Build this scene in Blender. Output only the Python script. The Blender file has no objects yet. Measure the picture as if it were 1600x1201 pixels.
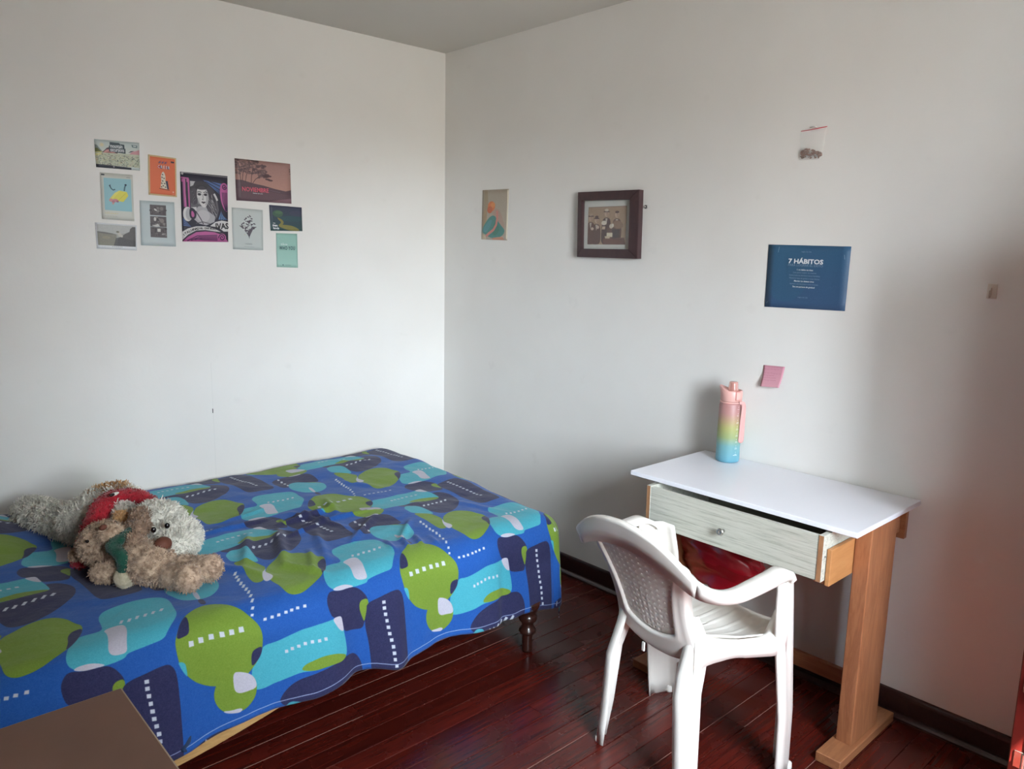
import bpy, bmesh, math, random
import numpy as np
from mathutils import Vector, Matrix, noise

# ------------------------------------------------------------------ camera, world, light, exposure
SC = bpy.context.scene
COL = SC.collection
rng = random.Random(7)

def lin(c):
    c = c / 255.0
    return c / 12.92 if c <= 0.04045 else ((c + 0.055) / 1.055) ** 2.4
def rgb(r, g, b): return (lin(r), lin(g), lin(b), 1.0)

def make_camera():
    cd = bpy.data.cameras.new('camera'); co = bpy.data.objects.new('camera', cd); COL.objects.link(co)
    yaw, tilt, roll = math.radians(47.495), math.radians(9.714), math.radians(1.11)
    f = Vector((math.cos(tilt)*math.cos(yaw), math.cos(tilt)*math.sin(yaw), -math.sin(tilt)))
    r = Vector((math.sin(yaw), -math.cos(yaw), 0)); u = r.cross(f)
    r2 = r*math.cos(roll) + u*math.sin(roll); u2 = -r*math.sin(roll) + u*math.cos(roll)
    m = Matrix((r2, u2, -f)).transposed().to_4x4(); m.translation = Vector((-2.554, -3.343, 1.498))
    co.matrix_world = m
    cd.sensor_width = 36.0; cd.lens = 1200.18/1600*36.0; cd.clip_start = 0.02
    SC.camera = co
make_camera()

SKY = 61.0
def make_world():
    w = bpy.data.worlds.new('daylight'); SC.world = w; w.use_nodes = True
    nt = w.node_tree; nt.nodes.clear()
    out = nt.nodes.new('ShaderNodeOutputWorld'); bg = nt.nodes.new('ShaderNodeBackground')
    tc = nt.nodes.new('ShaderNodeTexCoord'); sx = nt.nodes.new('ShaderNodeSeparateXYZ'); cr = nt.nodes.new('ShaderNodeValToRGB')
    mr = nt.nodes.new('ShaderNodeMapRange'); mr.inputs[1].default_value = -1; mr.inputs[2].default_value = 1
    nt.links.new(tc.outputs['Generated'], sx.inputs[0]); nt.links.new(sx.outputs[2], mr.inputs[0]); nt.links.new(mr.outputs[0], cr.inputs[0])
    e = cr.color_ramp.elements
    e[0].position = 0.0; e[0].color = (0.22, 0.215, 0.19, 1)
    e[1].position = 0.485; e[1].color = (0.34, 0.33, 0.30, 1)
    a = e.new(0.515); a.color = (0.86, 0.935, 1.0, 1)
    a = e.new(0.75); a.color = (0.80, 0.91, 1.0, 1)
    a = e.new(1.0); a.color = (0.62, 0.80, 1.0, 1)
    nt.links.new(cr.outputs[0], bg.inputs[0]); bg.inputs[1].default_value = SKY
    nt.links.new(bg.outputs[0], out.inputs[0])
make_world()

WX0, WX1, WZ0, WZ1, WY = -2.10, -0.95, 0.90, 2.12, -3.9      # the window opening in wall_front
def make_lights():
    pd = bpy.data.lights.new('window_portal', 'AREA'); po = bpy.data.objects.new('window_portal', pd); COL.objects.link(po)
    pd.shape = 'RECTANGLE'; pd.size = WX1-WX0; pd.size_y = WZ1-WZ0; pd.cycles.is_portal = True
    po.location = ((WX0+WX1)/2, WY-0.09, (WZ0+WZ1)/2); po.rotation_euler = (math.radians(90), 0, 0)
    sd = bpy.data.lights.new('sun', 'SUN'); so = bpy.data.objects.new('sun', sd); COL.objects.link(so)
    d = Vector((0.72, 1.0, -1.65)).normalized()
    so.rotation_euler = d.to_track_quat('-Z', 'Y').to_euler(); so.location = (-3, -6, 5)
    sd.energy = 80.0; sd.angle = math.radians(0.6); sd.color = (1.0, 0.93, 0.82)
make_lights()
vs = SC.view_settings
vs.view_transform = 'Standard'; vs.look = 'None'; vs.exposure = 0.0; vs.gamma = 1.0; vs.use_curve_mapping = False
SC.cycles.use_denoising = True
SC.cycles.max_bounces = 10; SC.cycles.diffuse_bounces = 6; SC.cycles.caustics_reflective = False; SC.cycles.caustics_refractive = False

# ------------------------------------------------------------------ materials
def new_mat(name):
    m = bpy.data.materials.new(name); m.use_nodes = True
    return m, m.node_tree, m.node_tree.nodes['Principled BSDF']

def mat(name, col, rough=0.6, metal=0.0, bump=0.0, bscale=200.0, var=0.0, vscale=6.0, spec=0.5, coat=0.0, alpha=1.0, trans=0.0, sss=0.0, stretch=(1, 1, 1), coords='Object'):
    m, nt, b = new_mat(name)
    b.inputs['Base Color'].default_value = col; b.inputs['Roughness'].default_value = rough
    b.inputs['Metallic'].default_value = metal; b.inputs['Specular IOR Level'].default_value = spec
    b.inputs['Coat Weight'].default_value = coat; b.inputs['Alpha'].default_value = alpha
    b.inputs['Transmission Weight'].default_value = trans
    if sss: b.inputs['Subsurface Weight'].default_value = sss; b.inputs['Subsurface Radius'].default_value = (.02, .02, .02)
    tc = nt.nodes.new('ShaderNodeTexCoord'); mp = nt.nodes.new('ShaderNodeMapping'); mp.inputs['Scale'].default_value = stretch
    nt.links.new(tc.outputs[coords], mp.inputs[0])
    if var:
        n = nt.nodes.new('ShaderNodeTexNoise'); n.inputs['Scale'].default_value = vscale; n.inputs['Detail'].default_value = 5
        nt.links.new(mp.outputs[0], n.inputs[0])
        mr = nt.nodes.new('ShaderNodeMapRange'); mr.inputs[3].default_value = 1-var; mr.inputs[4].default_value = 1+var
        mr.inputs[1].default_value = .3; mr.inputs[2].default_value = .7
        nt.links.new(n.outputs[0], mr.inputs[0])
        mx = nt.nodes.new('ShaderNodeVectorMath'); mx.operation = 'SCALE'; mx.inputs[0].default_value = col[:3]
        nt.links.new(mr.outputs[0], mx.inputs['Scale']); nt.links.new(mx.outputs[0], b.inputs['Base Color'])
    if bump:
        n2 = nt.nodes.new('ShaderNodeTexNoise'); n2.inputs['Scale'].default_value = bscale; n2.inputs['Detail'].default_value = 3
        nt.links.new(mp.outputs[0], n2.inputs[0])
        bp = nt.nodes.new('ShaderNodeBump'); bp.inputs['Strength'].default_value = bump; bp.inputs['Distance'].default_value = 0.002
        nt.links.new(n2.outputs[0], bp.inputs['Height']); nt.links.new(bp.outputs[0], b.inputs['Normal'])
    return m

def wood(name, c1, c2, rough=0.5, scale=6.0, stretch=(1, 1, 12), rnd=0.0, bump=0.15, coat=0.0, knots=False, ring=9.0, spec=0.5):
    """long grained wood: stretch is small along the grain axis"""
    m, nt, b = new_mat(name); L = nt.links.new
    tc = nt.nodes.new('ShaderNodeTexCoord'); mp = nt.nodes.new('ShaderNodeMapping'); mp.inputs['Scale'].default_value = stretch
    L(tc.outputs['Object'], mp.inputs[0])
    vec = mp.outputs[0]
    if rnd:
        oi = nt.nodes.new('ShaderNodeObjectInfo'); ad = nt.nodes.new('ShaderNodeVectorMath'); ad.operation = 'ADD'
        sc = nt.nodes.new('ShaderNodeVectorMath'); sc.operation = 'SCALE'; sc.inputs[0].default_value = (37, 91, 13)
        L(oi.outputs['Random'], sc.inputs['Scale']); L(vec, ad.inputs[0]); L(sc.outputs[0], ad.inputs[1]); vec = ad.outputs[0]
    n = nt.nodes.new('ShaderNodeTexNoise'); n.inputs['Scale'].default_value = scale; n.inputs['Detail'].default_value = 6; n.inputs['Roughness'].default_value = .65
    n.inputs['Distortion'].default_value = 0.6
    L(vec, n.inputs[0])
    w = nt.nodes.new('ShaderNodeMath'); w.operation = 'MULTIPLY'; w.inputs[1].default_value = ring; L(n.outputs[0], w.inputs[0])
    fr = nt.nodes.new('ShaderNodeMath'); fr.operation = 'PINGPONG'; fr.inputs[1].default_value = 1.0; L(w.outputs[0], fr.inputs[0])
    mx = nt.nodes.new('ShaderNodeMix'); mx.data_type = 'RGBA'; mx.inputs[6].default_value = c1; mx.inputs[7].default_value = c2
    ml = nt.nodes.new('ShaderNodeMath'); ml.operation = 'MULTIPLY_ADD'; ml.inputs[1].default_value = .5; L(fr.outputs[0], ml.inputs[0])
    n3 = nt.nodes.new('ShaderNodeTexNoise'); n3.inputs['Scale'].default_value = 1.5; L(vec, n3.inputs[0])
    m3 = nt.nodes.new('ShaderNodeMath'); m3.operation = 'MULTIPLY'; m3.inputs[1].default_value = .5; L(n3.outputs[0], m3.inputs[0]); L(m3.outputs[0], ml.inputs[2])
    L(ml.outputs[0], mx.inputs[0])
    colout = mx.outputs[2]
    if rnd:
        mr = nt.nodes.new('ShaderNodeMapRange'); mr.inputs[3].default_value = 1-rnd; mr.inputs[4].default_value = 1+rnd; L(oi.outputs['Random'], mr.inputs[0])
        sv = nt.nodes.new('ShaderNodeVectorMath'); sv.operation = 'SCALE'; L(colout, sv.inputs[0]); L(mr.outputs[0], sv.inputs['Scale']); colout = sv.outputs[0]
    L(colout, b.inputs['Base Color'])
    b.inputs['Roughness'].default_value = rough; b.inputs['Coat Weight'].default_value = coat; b.inputs['Coat Roughness'].default_value = .12
    b.inputs['Specular IOR Level'].default_value = spec
    bp = nt.nodes.new('ShaderNodeBump'); bp.inputs['Strength'].default_value = bump; bp.inputs['Distance'].default_value = .001
    L(fr.outputs[0], bp.inputs['Height']); L(bp.outputs[0], b.inputs['Normal'])
    return m

def img_mat(name, img, rough=0.5, bump=0.0, spec=0.4, coat=0.0):
    m, nt, b = new_mat(name)
    t = nt.nodes.new('ShaderNodeTexImage'); t.image = img; t.interpolation = 'Cubic'; t.extension = 'EXTEND'
    nt.links.new(t.outputs[0], b.inputs['Base Color']); b.inputs['Roughness'].default_value = rough
    b.inputs['Specular IOR Level'].default_value = spec; b.inputs['Coat Weight'].default_value = coat
    if bump:
        tc = nt.nodes.new('ShaderNodeTexCoord')
        n2 = nt.nodes.new('ShaderNodeTexNoise'); n2.inputs['Scale'].default_value = 45; n2.inputs['Detail'].default_value = 4
        nt.links.new(tc.outputs['Object'], n2.inputs[0])
        bp = nt.nodes.new('ShaderNodeBump'); bp.inputs['Strength'].default_value = bump; bp.inputs['Distance'].default_value = .004
        nt.links.new(n2.outputs[0], bp.inputs['Height']); nt.links.new(bp.outputs[0], b.inputs['Normal'])
    return m

# ------------------------------------------------------------------ mesh helpers
def obj(name, me, m=None, parent=None, loc=None, smooth=False):
    if isinstance(me, bmesh.types.BMesh):
        bm = me; me = bpy.data.meshes.new(name); bm.to_mesh(me); bm.free()
    o = bpy.data.objects.new(name, me); COL.objects.link(o)
    if m is not None:
        for mm in (m if isinstance(m, (list, tuple)) else [m]): me.materials.append(mm)
    if smooth: me.polygons.foreach_set('use_smooth', [True]*len(me.polygons))
    if parent is not None: o.parent = parent
    if loc is not None: o.location = loc
    return o

def tag(o, label=None, cat=None, group=None, kind=None):
    if label: o['label'] = label
    if cat: o['category'] = cat
    if group: o['group'] = group
    if kind: o['kind'] = kind
    return o

def thing(name, label, cat, loc=(0, 0, 0), rz=0.0, group=None):
    o = bpy.data.objects.new(name, None); COL.objects.link(o); o.location = loc; o.rotation_euler = (0, 0, rz)
    o.empty_display_size = .1
    return tag(o, label, cat, group)

def box(bm, x0, x1, y0, y1, z0, z1, bev=0.0, mi=0, seg=1):
    r = bmesh.ops.create_cube(bm, size=1.0)
    vv = r['verts']
    for v in vv:
        v.co = Vector(((x0+x1)/2 + v.co.x*(x1-x0), (y0+y1)/2 + v.co.y*(y1-y0), (z0+z1)/2 + v.co.z*(z1-z0)))
    fs = {f for v in vv for f in v.link_faces}
    for f in fs: f.material_index = mi
    if bev:
        es = {e for v in vv for e in v.link_edges}
        bmesh.ops.bevel(bm, geom=list(es), offset=bev, segments=seg, affect='EDGES', profile=.5, clamp_overlap=True)
    return bm

def boxo(name, dims, m, parent=None, bev=0.0, seg=1, smooth=False):
    bm = bmesh.new(); box(bm, *dims, bev=bev, seg=seg)
    return obj(name, bm, m, parent, smooth=smooth)

def grid(name, rows, m=None, parent=None, close_u=False, close_v=False, solid=0.0, sub=0, uv=None, off=0.0, smooth=True, skip=None):
    """rows: list of lists of points"""
    nv, nu = len(rows), len(rows[0])
    verts = [tuple(p) for r in rows for p in r]; faces = []
    for j in range(nv if close_v else nv-1):
        for i in range(nu if close_u else nu-1):
            if skip and skip(j, i): continue
            a = j*nu+i; b = j*nu+(i+1) % nu; c = ((j+1) % nv)*nu+(i+1) % nu; d = ((j+1) % nv)*nu+i
            faces.append((a, b, c, d))
    me = bpy.data.meshes.new(name); me.from_pydata(verts, [], faces)
    if uv:
        ul = me.uv_layers.new(name='UVMap')
        for p in me.polygons:
            for li, vi in zip(p.loop_indices, p.vertices):
                ul.data[li].uv = uv(vi//nu, vi % nu)
    o = obj(name, me, m, parent, smooth=smooth)
    if solid:
        s = o.modifiers.new('s', 'SOLIDIFY'); s.thickness = solid; s.offset = off
    if sub:
        s = o.modifiers.new('u', 'SUBSURF'); s.levels = sub; s.render_levels = sub
    return o

def lathe_rows(prof, n=32, c=(0, 0, 0)):
    return [[(c[0]+r*math.cos(2*math.pi*i/n), c[1]+r*math.sin(2*math.pi*i/n), c[2]+z) for i in range(n)] for r, z in prof]

def lathe(name, prof, m, parent=None, n=32, c=(0, 0, 0), **k):
    return grid(name, [list(reversed(r)) for r in lathe_rows(prof, n, c)], m, parent, close_u=True, **k)

def frames(path):
    P = [Vector(p) for p in path]; out = []
    for i in range(len(P)):
        t = (P[min(i+1, len(P)-1)]-P[max(i-1, 0)]).normalized(); out.append(t)
    return P, out

def tube(name, path, r, m, parent=None, n=10, flat=None, up=(0, 0, 1), smooth=True, into=None):
    """round or flattened tube along a path; flat=(half width, half thickness)"""
    P, T = frames(path); rows = []; U = Vector(up)
    for k, (p, t) in enumerate(zip(P, T)):
        s = t.cross(U)
        if s.length < 1e-3: s = t.cross(Vector((1, 0, .01)))
        s.normalize(); w = s.cross(t).normalized(); rr = r[k] if isinstance(r, (list, tuple)) else r
        a, b_ = flat if flat else (rr, rr)
        rows.append([p + s*(a*math.cos(2*math.pi*i/n)) + w*(b_*math.sin(2*math.pi*i/n)) for i in range(n)])
    cap0 = [sum((Vector(q) for q in rows[0]), Vector())/n]*n; cap1 = [sum((Vector(q) for q in rows[-1]), Vector())/n]*n
    return grid(name, [cap0]+rows+[cap1], m, parent, close_u=True, smooth=smooth)

def smoothpath(pts, n=6):
    """catmull-rom"""
    P = [Vector(p) for p in pts]; out = []
    for i in range(len(P)-1):
        p0, p1, p2, p3 = P[max(i-1, 0)], P[i], P[i+1], P[min(i+2, len(P)-1)]
        for k in range(n):
            t = k/n
            out.append(.5*((2*p1)+(-p0+p2)*t+(2*p0-5*p1+4*p2-p3)*t*t+(-p0+3*p1-3*p2+p3)*t**3))
    out.append(P[-1]); return out

def text_mesh(name, s, size, m, parent, origin, right, up, align='CENTER', bold=0.0, spacing=1.0, width=None, thick=0.0):
    cu = bpy.data.curves.new(name, 'FONT'); cu.body = s; cu.size = size; cu.align_x = align; cu.align_y = 'CENTER'
    cu.offset = bold; cu.space_character = spacing; cu.resolution_u = 2; cu.extrude = thick
    to = bpy.data.objects.new(name, cu); COL.objects.link(to)
    dg = bpy.context.evaluated_depsgraph_get(); me = bpy.data.meshes.new_from_object(to.evaluated_get(dg))
    bpy.data.objects.remove(to); bpy.data.curves.remove(cu)
    r, u = Vector(right).normalized(), Vector(up).normalized(); n = r.cross(u)
    sx = 1.0
    if width and len(me.vertices):
        xs = [v.co.x for v in me.vertices]; sx = width/max(1e-6, max(xs)-min(xs))
    for v in me.vertices: v.co = Vector(origin) + r*v.co.x*sx + u*v.co.y + n*v.co.z
    me.name = name; me.materials.clear()
    return obj(name, me, m, parent)

# ------------------------------------------------------------------ raster for printed things (posters, photo, fabric print)
class Cv:
    def __init__(s, w, h, bg):
        s.w, s.h = w, h; s.a = np.empty((h, w, 3), np.float32); s.a[:] = np.array(bg)/255.0
        s.asp = w/h
    def mask(s, pts):
        P = np.array(pts, float)*[s.w, s.h]
        x0, y0 = np.floor(P.min(0)).astype(int)-1; x1, y1 = np.ceil(P.max(0)).astype(int)+1
        x0, y0, x1, y1 = max(x0, 0), max(y0, 0), min(x1, s.w), min(y1, s.h)
        if x1 <= x0 or y1 <= y0: return None
        SS = 3
        X = (np.arange(x0*SS, x1*SS)+.5)/SS; Y = (np.arange(y0*SS, y1*SS)+.5)/SS
        ins = np.zeros((len(Y), len(X)), bool)
        for (ax, ay), (bx, by) in zip(P, np.roll(P, -1, 0)):
            if ay == by: continue
            c = (Y > min(ay, by)) & (Y <= max(ay, by))
            if not c.any(): continue
            xi = ax + (Y[c]-ay)*(bx-ax)/(by-ay)
            ins[c] ^= X[None, :] > xi[:, None]
        m = ins.reshape(len(Y)//SS, SS, len(X)//SS, SS).mean((1, 3))
        return (slice(y0, y1), slice(x0, x1)), m[..., None].astype(np.float32)
    def poly(s, pts, col, alpha=1.0):
        r = s.mask(pts)
        if r is None: return
        sl, m = r; m = m*alpha; s.a[sl] = s.a[sl]*(1-m) + np.array(col, np.float32)/255*m
    def ell(s, cx, cy, rx, ry, col, alpha=1.0, rot=0.0, n=28):
        ca, sa = math.cos(rot), math.sin(rot)
        s.poly([(cx + (rx*math.cos(t)*ca - ry*math.sin(t)/s.asp*sa), cy + (rx*math.cos(t)*sa*s.asp + ry*math.sin(t)*ca)) for t in (2*math.pi*i/n for i in range(n))], col, alpha)
    def line(s, pts, wd, col, alpha=1.0):
        P = [np.array(p)*[s.asp, 1] for p in pts]; L, R = [], []
        for i in range(len(P)):
            t = P[min(i+1, len(P)-1)]-P[max(i-1, 0)]; t = t/(np.linalg.norm(t)+1e-9); n = np.array([-t[1], t[0]])*wd/2
            L.append((P[i]+n)/[s.asp, 1]); R.append((P[i]-n)/[s.asp, 1])
        s.poly(L+R[::-1], col, alpha)
    def speck(s, amp, seed=1, cell=1):
        r = np.random.RandomState(seed); n = r.randn(s.h//cell+1, s.w//cell+1)
        n = np.kron(n, np.ones((cell, cell)))[:s.h, :s.w, None]; s.a += (n*amp).astype(np.float32)
    def grad(s, c0, c1, y0=0, y1=1):
        t = np.clip((np.arange(s.h)/s.h-y0)/(y1-y0), 0, 1)[:, None, None]
        g = np.array(c0)/255*(1-t)+np.array(c1)/255*t
        k = slice(int(y0*s.h), int(y1*s.h)); s.a[k] = g[k]
    def image(s, name):
        im = bpy.data.images.new(name, s.w, s.h, alpha=False)
        px = np.ones((s.h, s.w, 4), np.float32); px[..., :3] = np.clip(s.a[::-1]*(1 if name == 'geometric_fabric_print' else .90)+(0 if name == 'geometric_fabric_print' else .045), 0, 1)
        im.pixels.foreach_set(px.ravel()); im.update(); im.pack()
        return im

def chaikin(P, n=2):
    for _ in range(n):
        Q = []
        for a, b in zip(P, P[1:]+P[:1]):
            Q.append((a[0]*.75+b[0]*.25, a[1]*.75+b[1]*.25)); Q.append((a[0]*.25+b[0]*.75, a[1]*.25+b[1]*.75))
        P = Q
    return P
TILE = [('C',[(-.997,-1.478),(-.959,-1.482),(-.912,-1.475),(-.863,-1.467),(-.809,-1.469),(-.779,-1.468),(-.757,-1.465),(-.749,-1.474),(-.746,-1.517),(-.74,-1.552),(-.738,-1.59),(-.751,-1.602),(-.795,-1.604),(-.846,-1.604),(-.889,-1.598),(-.932,-1.604),(-.967,-1.605),(-.99,-1.607),(-1.021,-1.604),(-1.033,-1.593),(-1.035,-1.565),(-1.032,-1.53),(-1.015,-1.518),(-1.002,-1.501)]),
('V',[(-.889,-1.594),(-.88,-1.58),(-.857,-1.572),(-.823,-1.568),(-.785,-1.573),(-.755,-1.584),(-.74,-1.595),(-.758,-1.607),(-.795,-1.604),(-.846,-1.604)]),
('V',[(-1.177,-1.314),(-1.14,-1.287),(-1.101,-1.278),(-1.062,-1.3),(-1.035,-1.342),(-1.02,-1.376),(-1.0,-1.412),(-.995,-1.443),(-.997,-1.477),(-1.002,-1.498),(-1.011,-1.514),(-1.027,-1.531),(-1.046,-1.546),(-1.076,-1.557),(-1.113,-1.56),(-1.147,-1.552),(-1.18,-1.531),(-1.201,-1.507),(-1.216,-1.483),(-1.226,-1.458),(-1.229,-1.433),(-1.229,-1.405),(-1.225,-1.386),(-1.211,-1.359),(-1.197,-1.336)]),
('N',[(-1.177,-1.314),(-1.177,-1.338),(-1.182,-1.362),(-1.188,-1.38),(-1.198,-1.384),(-1.223,-1.385),(-1.211,-1.359),(-1.197,-1.336)]),
('N',[(-.997,-1.478),(-1.002,-1.501),(-1.015,-1.518),(-1.032,-1.53),(-1.033,-1.506),(-1.03,-1.488),(-1.02,-1.48)]),
('C',[(-1.23,-1.447),(-1.217,-1.452),(-1.211,-1.46),(-1.209,-1.479),(-1.208,-1.5),(-1.219,-1.48),(-1.226,-1.462)]),
('w',[(-1.194,-1.401),(-1.182,-1.404),(-1.183,-1.419),(-1.196,-1.418)]),
('w',[(-1.169,-1.4),(-1.156,-1.403),(-1.157,-1.419),(-1.17,-1.417)]),
('w',[(-1.141,-1.4),(-1.128,-1.402),(-1.129,-1.418),(-1.143,-1.416)]),
('w',[(-1.112,-1.4),(-1.099,-1.403),(-1.099,-1.419),(-1.113,-1.417)]),
('w',[(-1.085,-1.4),(-1.072,-1.402),(-1.073,-1.418),(-1.087,-1.417)]),
('w',[(-1.058,-1.399),(-1.045,-1.401),(-1.045,-1.418),(-1.06,-1.416)]),
('w',[(-.932,-1.515),(-.923,-1.517),(-.922,-1.527),(-.932,-1.525)]),
('w',[(-.915,-1.512),(-.906,-1.514),(-.905,-1.524),(-.915,-1.522)]),
('w',[(-.897,-1.511),(-.887,-1.513),(-.886,-1.523),(-.896,-1.52)]),
('w',[(-.877,-1.508),(-.867,-1.51),(-.867,-1.52),(-.877,-1.518)]),
('w',[(-.856,-1.508),(-.846,-1.51),(-.846,-1.52),(-.856,-1.518)]),
('w',[(-.835,-1.512),(-.825,-1.514),(-.824,-1.524),(-.834,-1.522)]),
('w',[(-.815,-1.513),(-.805,-1.515),(-.804,-1.526),(-.814,-1.523)]),
('V',[(-1.088,-1.528),(-1.115,-1.533),(-1.134,-1.55),(-1.143,-1.574),(-1.141,-1.601),(-1.127,-1.628),(-1.104,-1.644),(-1.066,-1.648),(-1.043,-1.637),(-1.026,-1.62),(-1.02,-1.594),(-1.024,-1.565),(-1.045,-1.543),(-1.067,-1.53)]),
('W',[(-1.087,-1.528),(-1.067,-1.531),(-1.04,-1.545),(-1.024,-1.567),(-1.019,-1.597),(-1.053,-1.595),(-1.072,-1.594),(-1.085,-1.585),(-1.088,-1.564)]),
('W',[(-1.122,-1.632),(-1.098,-1.637),(-1.076,-1.636),(-1.065,-1.642),(-1.074,-1.65),(-1.098,-1.646),(-1.114,-1.64)]),
('C',[(-1.353,-1.16),(-1.335,-1.138),(-1.282,-1.13),(-1.223,-1.132),(-1.178,-1.151),(-1.174,-1.189),(-1.184,-1.24),(-1.19,-1.295),(-1.232,-1.347),(-1.249,-1.372),(-1.284,-1.373),(-1.341,-1.377),(-1.348,-1.389),(-1.372,-1.39),(-1.394,-1.39),(-1.429,-1.386),(-1.461,-1.379),(-1.475,-1.355),(-1.465,-1.313),(-1.439,-1.258),(-1.409,-1.244),(-1.367,-1.252),(-1.361,-1.216),(-1.359,-1.183)]),
('N',[(-1.497,-1.414),(-1.49,-1.393),(-1.473,-1.377),(-1.444,-1.387),(-1.416,-1.389),(-1.392,-1.39),(-1.376,-1.405),(-1.366,-1.424),(-1.36,-1.439),(-1.359,-1.464),(-1.367,-1.49),(-1.375,-1.515),(-1.381,-1.532),(-1.399,-1.532),(-1.43,-1.525),(-1.45,-1.518),(-1.455,-1.492),(-1.471,-1.47),(-1.488,-1.461),(-1.495,-1.439)]),
('V',[(-1.36,-1.439),(-1.359,-1.464),(-1.367,-1.49),(-1.376,-1.515),(-1.381,-1.498),(-1.389,-1.471),(-1.389,-1.45),(-1.38,-1.439)]),
('W',[(-1.367,-1.252),(-1.335,-1.245),(-1.315,-1.252),(-1.317,-1.287),(-1.334,-1.344),(-1.34,-1.375),(-1.36,-1.375),(-1.375,-1.368),(-1.38,-1.352),(-1.37,-1.316),(-1.363,-1.276)]),
('W',[(-1.466,-1.377),(-1.452,-1.37),(-1.426,-1.371),(-1.404,-1.38),(-1.392,-1.389),(-1.416,-1.389),(-1.444,-1.387)]),
('W',[(-1.488,-1.466),(-1.466,-1.464),(-1.456,-1.469),(-1.453,-1.492),(-1.45,-1.518),(-1.464,-1.51),(-1.478,-1.488)]),
('w',[(-1.316,-1.225),(-1.309,-1.229),(-1.318,-1.244),(-1.324,-1.24)]),
('w',[(-1.298,-1.231),(-1.29,-1.234),(-1.299,-1.249),(-1.306,-1.245)]),
('w',[(-1.278,-1.23),(-1.27,-1.234),(-1.28,-1.249),(-1.286,-1.245)]),
('w',[(-1.258,-1.233),(-1.25,-1.236),(-1.259,-1.251),(-1.266,-1.247)]),
('w',[(-1.237,-1.231),(-1.229,-1.235),(-1.239,-1.25),(-1.245,-1.246)]),
('w',[(-1.214,-1.228),(-1.206,-1.231),(-1.216,-1.247),(-1.223,-1.242)]),
('N',[(-1.365,-1.455),(-1.31,-1.445),(-1.262,-1.44),(-1.245,-1.45),(-1.235,-1.48),(-1.233,-1.55),(-1.235,-1.74),(-1.25,-1.765),(-1.34,-1.765),(-1.36,-1.74),(-1.362,-1.6),(-1.376,-1.515),(-1.366,-1.48)]),
('w',[(-1.315,-1.462),(-1.304,-1.464),(-1.304,-1.475),(-1.315,-1.473)]),
('w',[(-1.315,-1.481),(-1.304,-1.483),(-1.304,-1.494),(-1.315,-1.492)]),
('w',[(-1.313,-1.501),(-1.302,-1.504),(-1.303,-1.515),(-1.313,-1.512)]),
('w',[(-1.31,-1.523),(-1.3,-1.525),(-1.3,-1.536),(-1.31,-1.534)]),
('w',[(-1.308,-1.544),(-1.297,-1.547),(-1.297,-1.558),(-1.308,-1.555)]),
('w',[(-1.306,-1.565),(-1.295,-1.568),(-1.295,-1.579),(-1.306,-1.576)]),
('w',[(-1.302,-1.587),(-1.291,-1.589),(-1.291,-1.6),(-1.302,-1.598)]),
('w',[(-1.298,-1.609),(-1.287,-1.612),(-1.287,-1.623),(-1.298,-1.621)]),
('w',[(-1.297,-1.63),(-1.286,-1.633),(-1.286,-1.644),(-1.297,-1.642)]),
('w',[(-1.296,-1.651),(-1.286,-1.654),(-1.286,-1.665),(-1.296,-1.662)]),
('w',[(-1.292,-1.673),(-1.282,-1.676),(-1.282,-1.687),(-1.293,-1.684)]),
('N',[(-1.542,-.87),(-1.473,-.862),(-1.406,-.85),(-1.372,-.867),(-1.354,-.914),(-1.363,-.973),(-1.395,-1.021),(-1.449,-1.068),(-1.501,-1.094),(-1.545,-1.087),(-1.558,-1.047),(-1.574,-.967),(-1.632,-.929),(-1.619,-.901),(-1.585,-.877)]),
('V',[(-1.633,-1.025),(-1.587,-1.053),(-1.574,-1.101),(-1.568,-1.133),(-1.6,-1.179),(-1.616,-1.226),(-1.646,-1.227),(-1.647,-1.183),(-1.633,-1.116),(-1.635,-1.07)]),
('C',[(-1.63,-.961),(-1.606,-.935),(-1.588,-.935),(-1.56,-.948),(-1.555,-.992),(-1.563,-1.062),(-1.573,-1.083),(-1.595,-1.056),(-1.631,-1.023),(-1.635,-1.004)]),
('V',[(-1.572,-1.139),(-1.539,-1.111),(-1.488,-1.086),(-1.446,-1.096),(-1.422,-1.13),(-1.413,-1.166),(-1.398,-1.187),(-1.412,-1.233),(-1.439,-1.275),(-1.472,-1.31),(-1.524,-1.342),(-1.559,-1.354),(-1.586,-1.351),(-1.599,-1.331),(-1.597,-1.284),(-1.601,-1.238),(-1.599,-1.197)]),
('W',[(-1.57,-1.135),(-1.592,-1.176),(-1.581,-1.212),(-1.593,-1.228),(-1.618,-1.237),(-1.613,-1.203),(-1.598,-1.172)]),
('N',[(-1.429,-1.21),(-1.406,-1.2),(-1.406,-1.219),(-1.434,-1.27),(-1.466,-1.306),(-1.45,-1.266),(-1.445,-1.234)]),
('w',[(-1.533,-.954),(-1.525,-.958),(-1.536,-.975),(-1.544,-.971)]),
('w',[(-1.512,-.955),(-1.504,-.959),(-1.515,-.976),(-1.523,-.972)]),
('w',[(-1.488,-.95),(-1.48,-.954),(-1.491,-.971),(-1.499,-.967)]),
('w',[(-1.463,-.945),(-1.455,-.949),(-1.467,-.967),(-1.475,-.962)]),
('w',[(-1.439,-.943),(-1.431,-.948),(-1.443,-.965),(-1.451,-.961)]),
('w',[(-1.415,-.939),(-1.407,-.944),(-1.419,-.962),(-1.427,-.957)]),
('w',[(-1.66,-1.108),(-1.653,-1.112),(-1.665,-1.13),(-1.673,-1.126)]),
('w',[(-1.666,-1.135),(-1.659,-1.139),(-1.671,-1.157),(-1.679,-1.153)]),
('w',[(-1.671,-1.16),(-1.665,-1.164),(-1.676,-1.182),(-1.684,-1.178)]),
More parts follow.
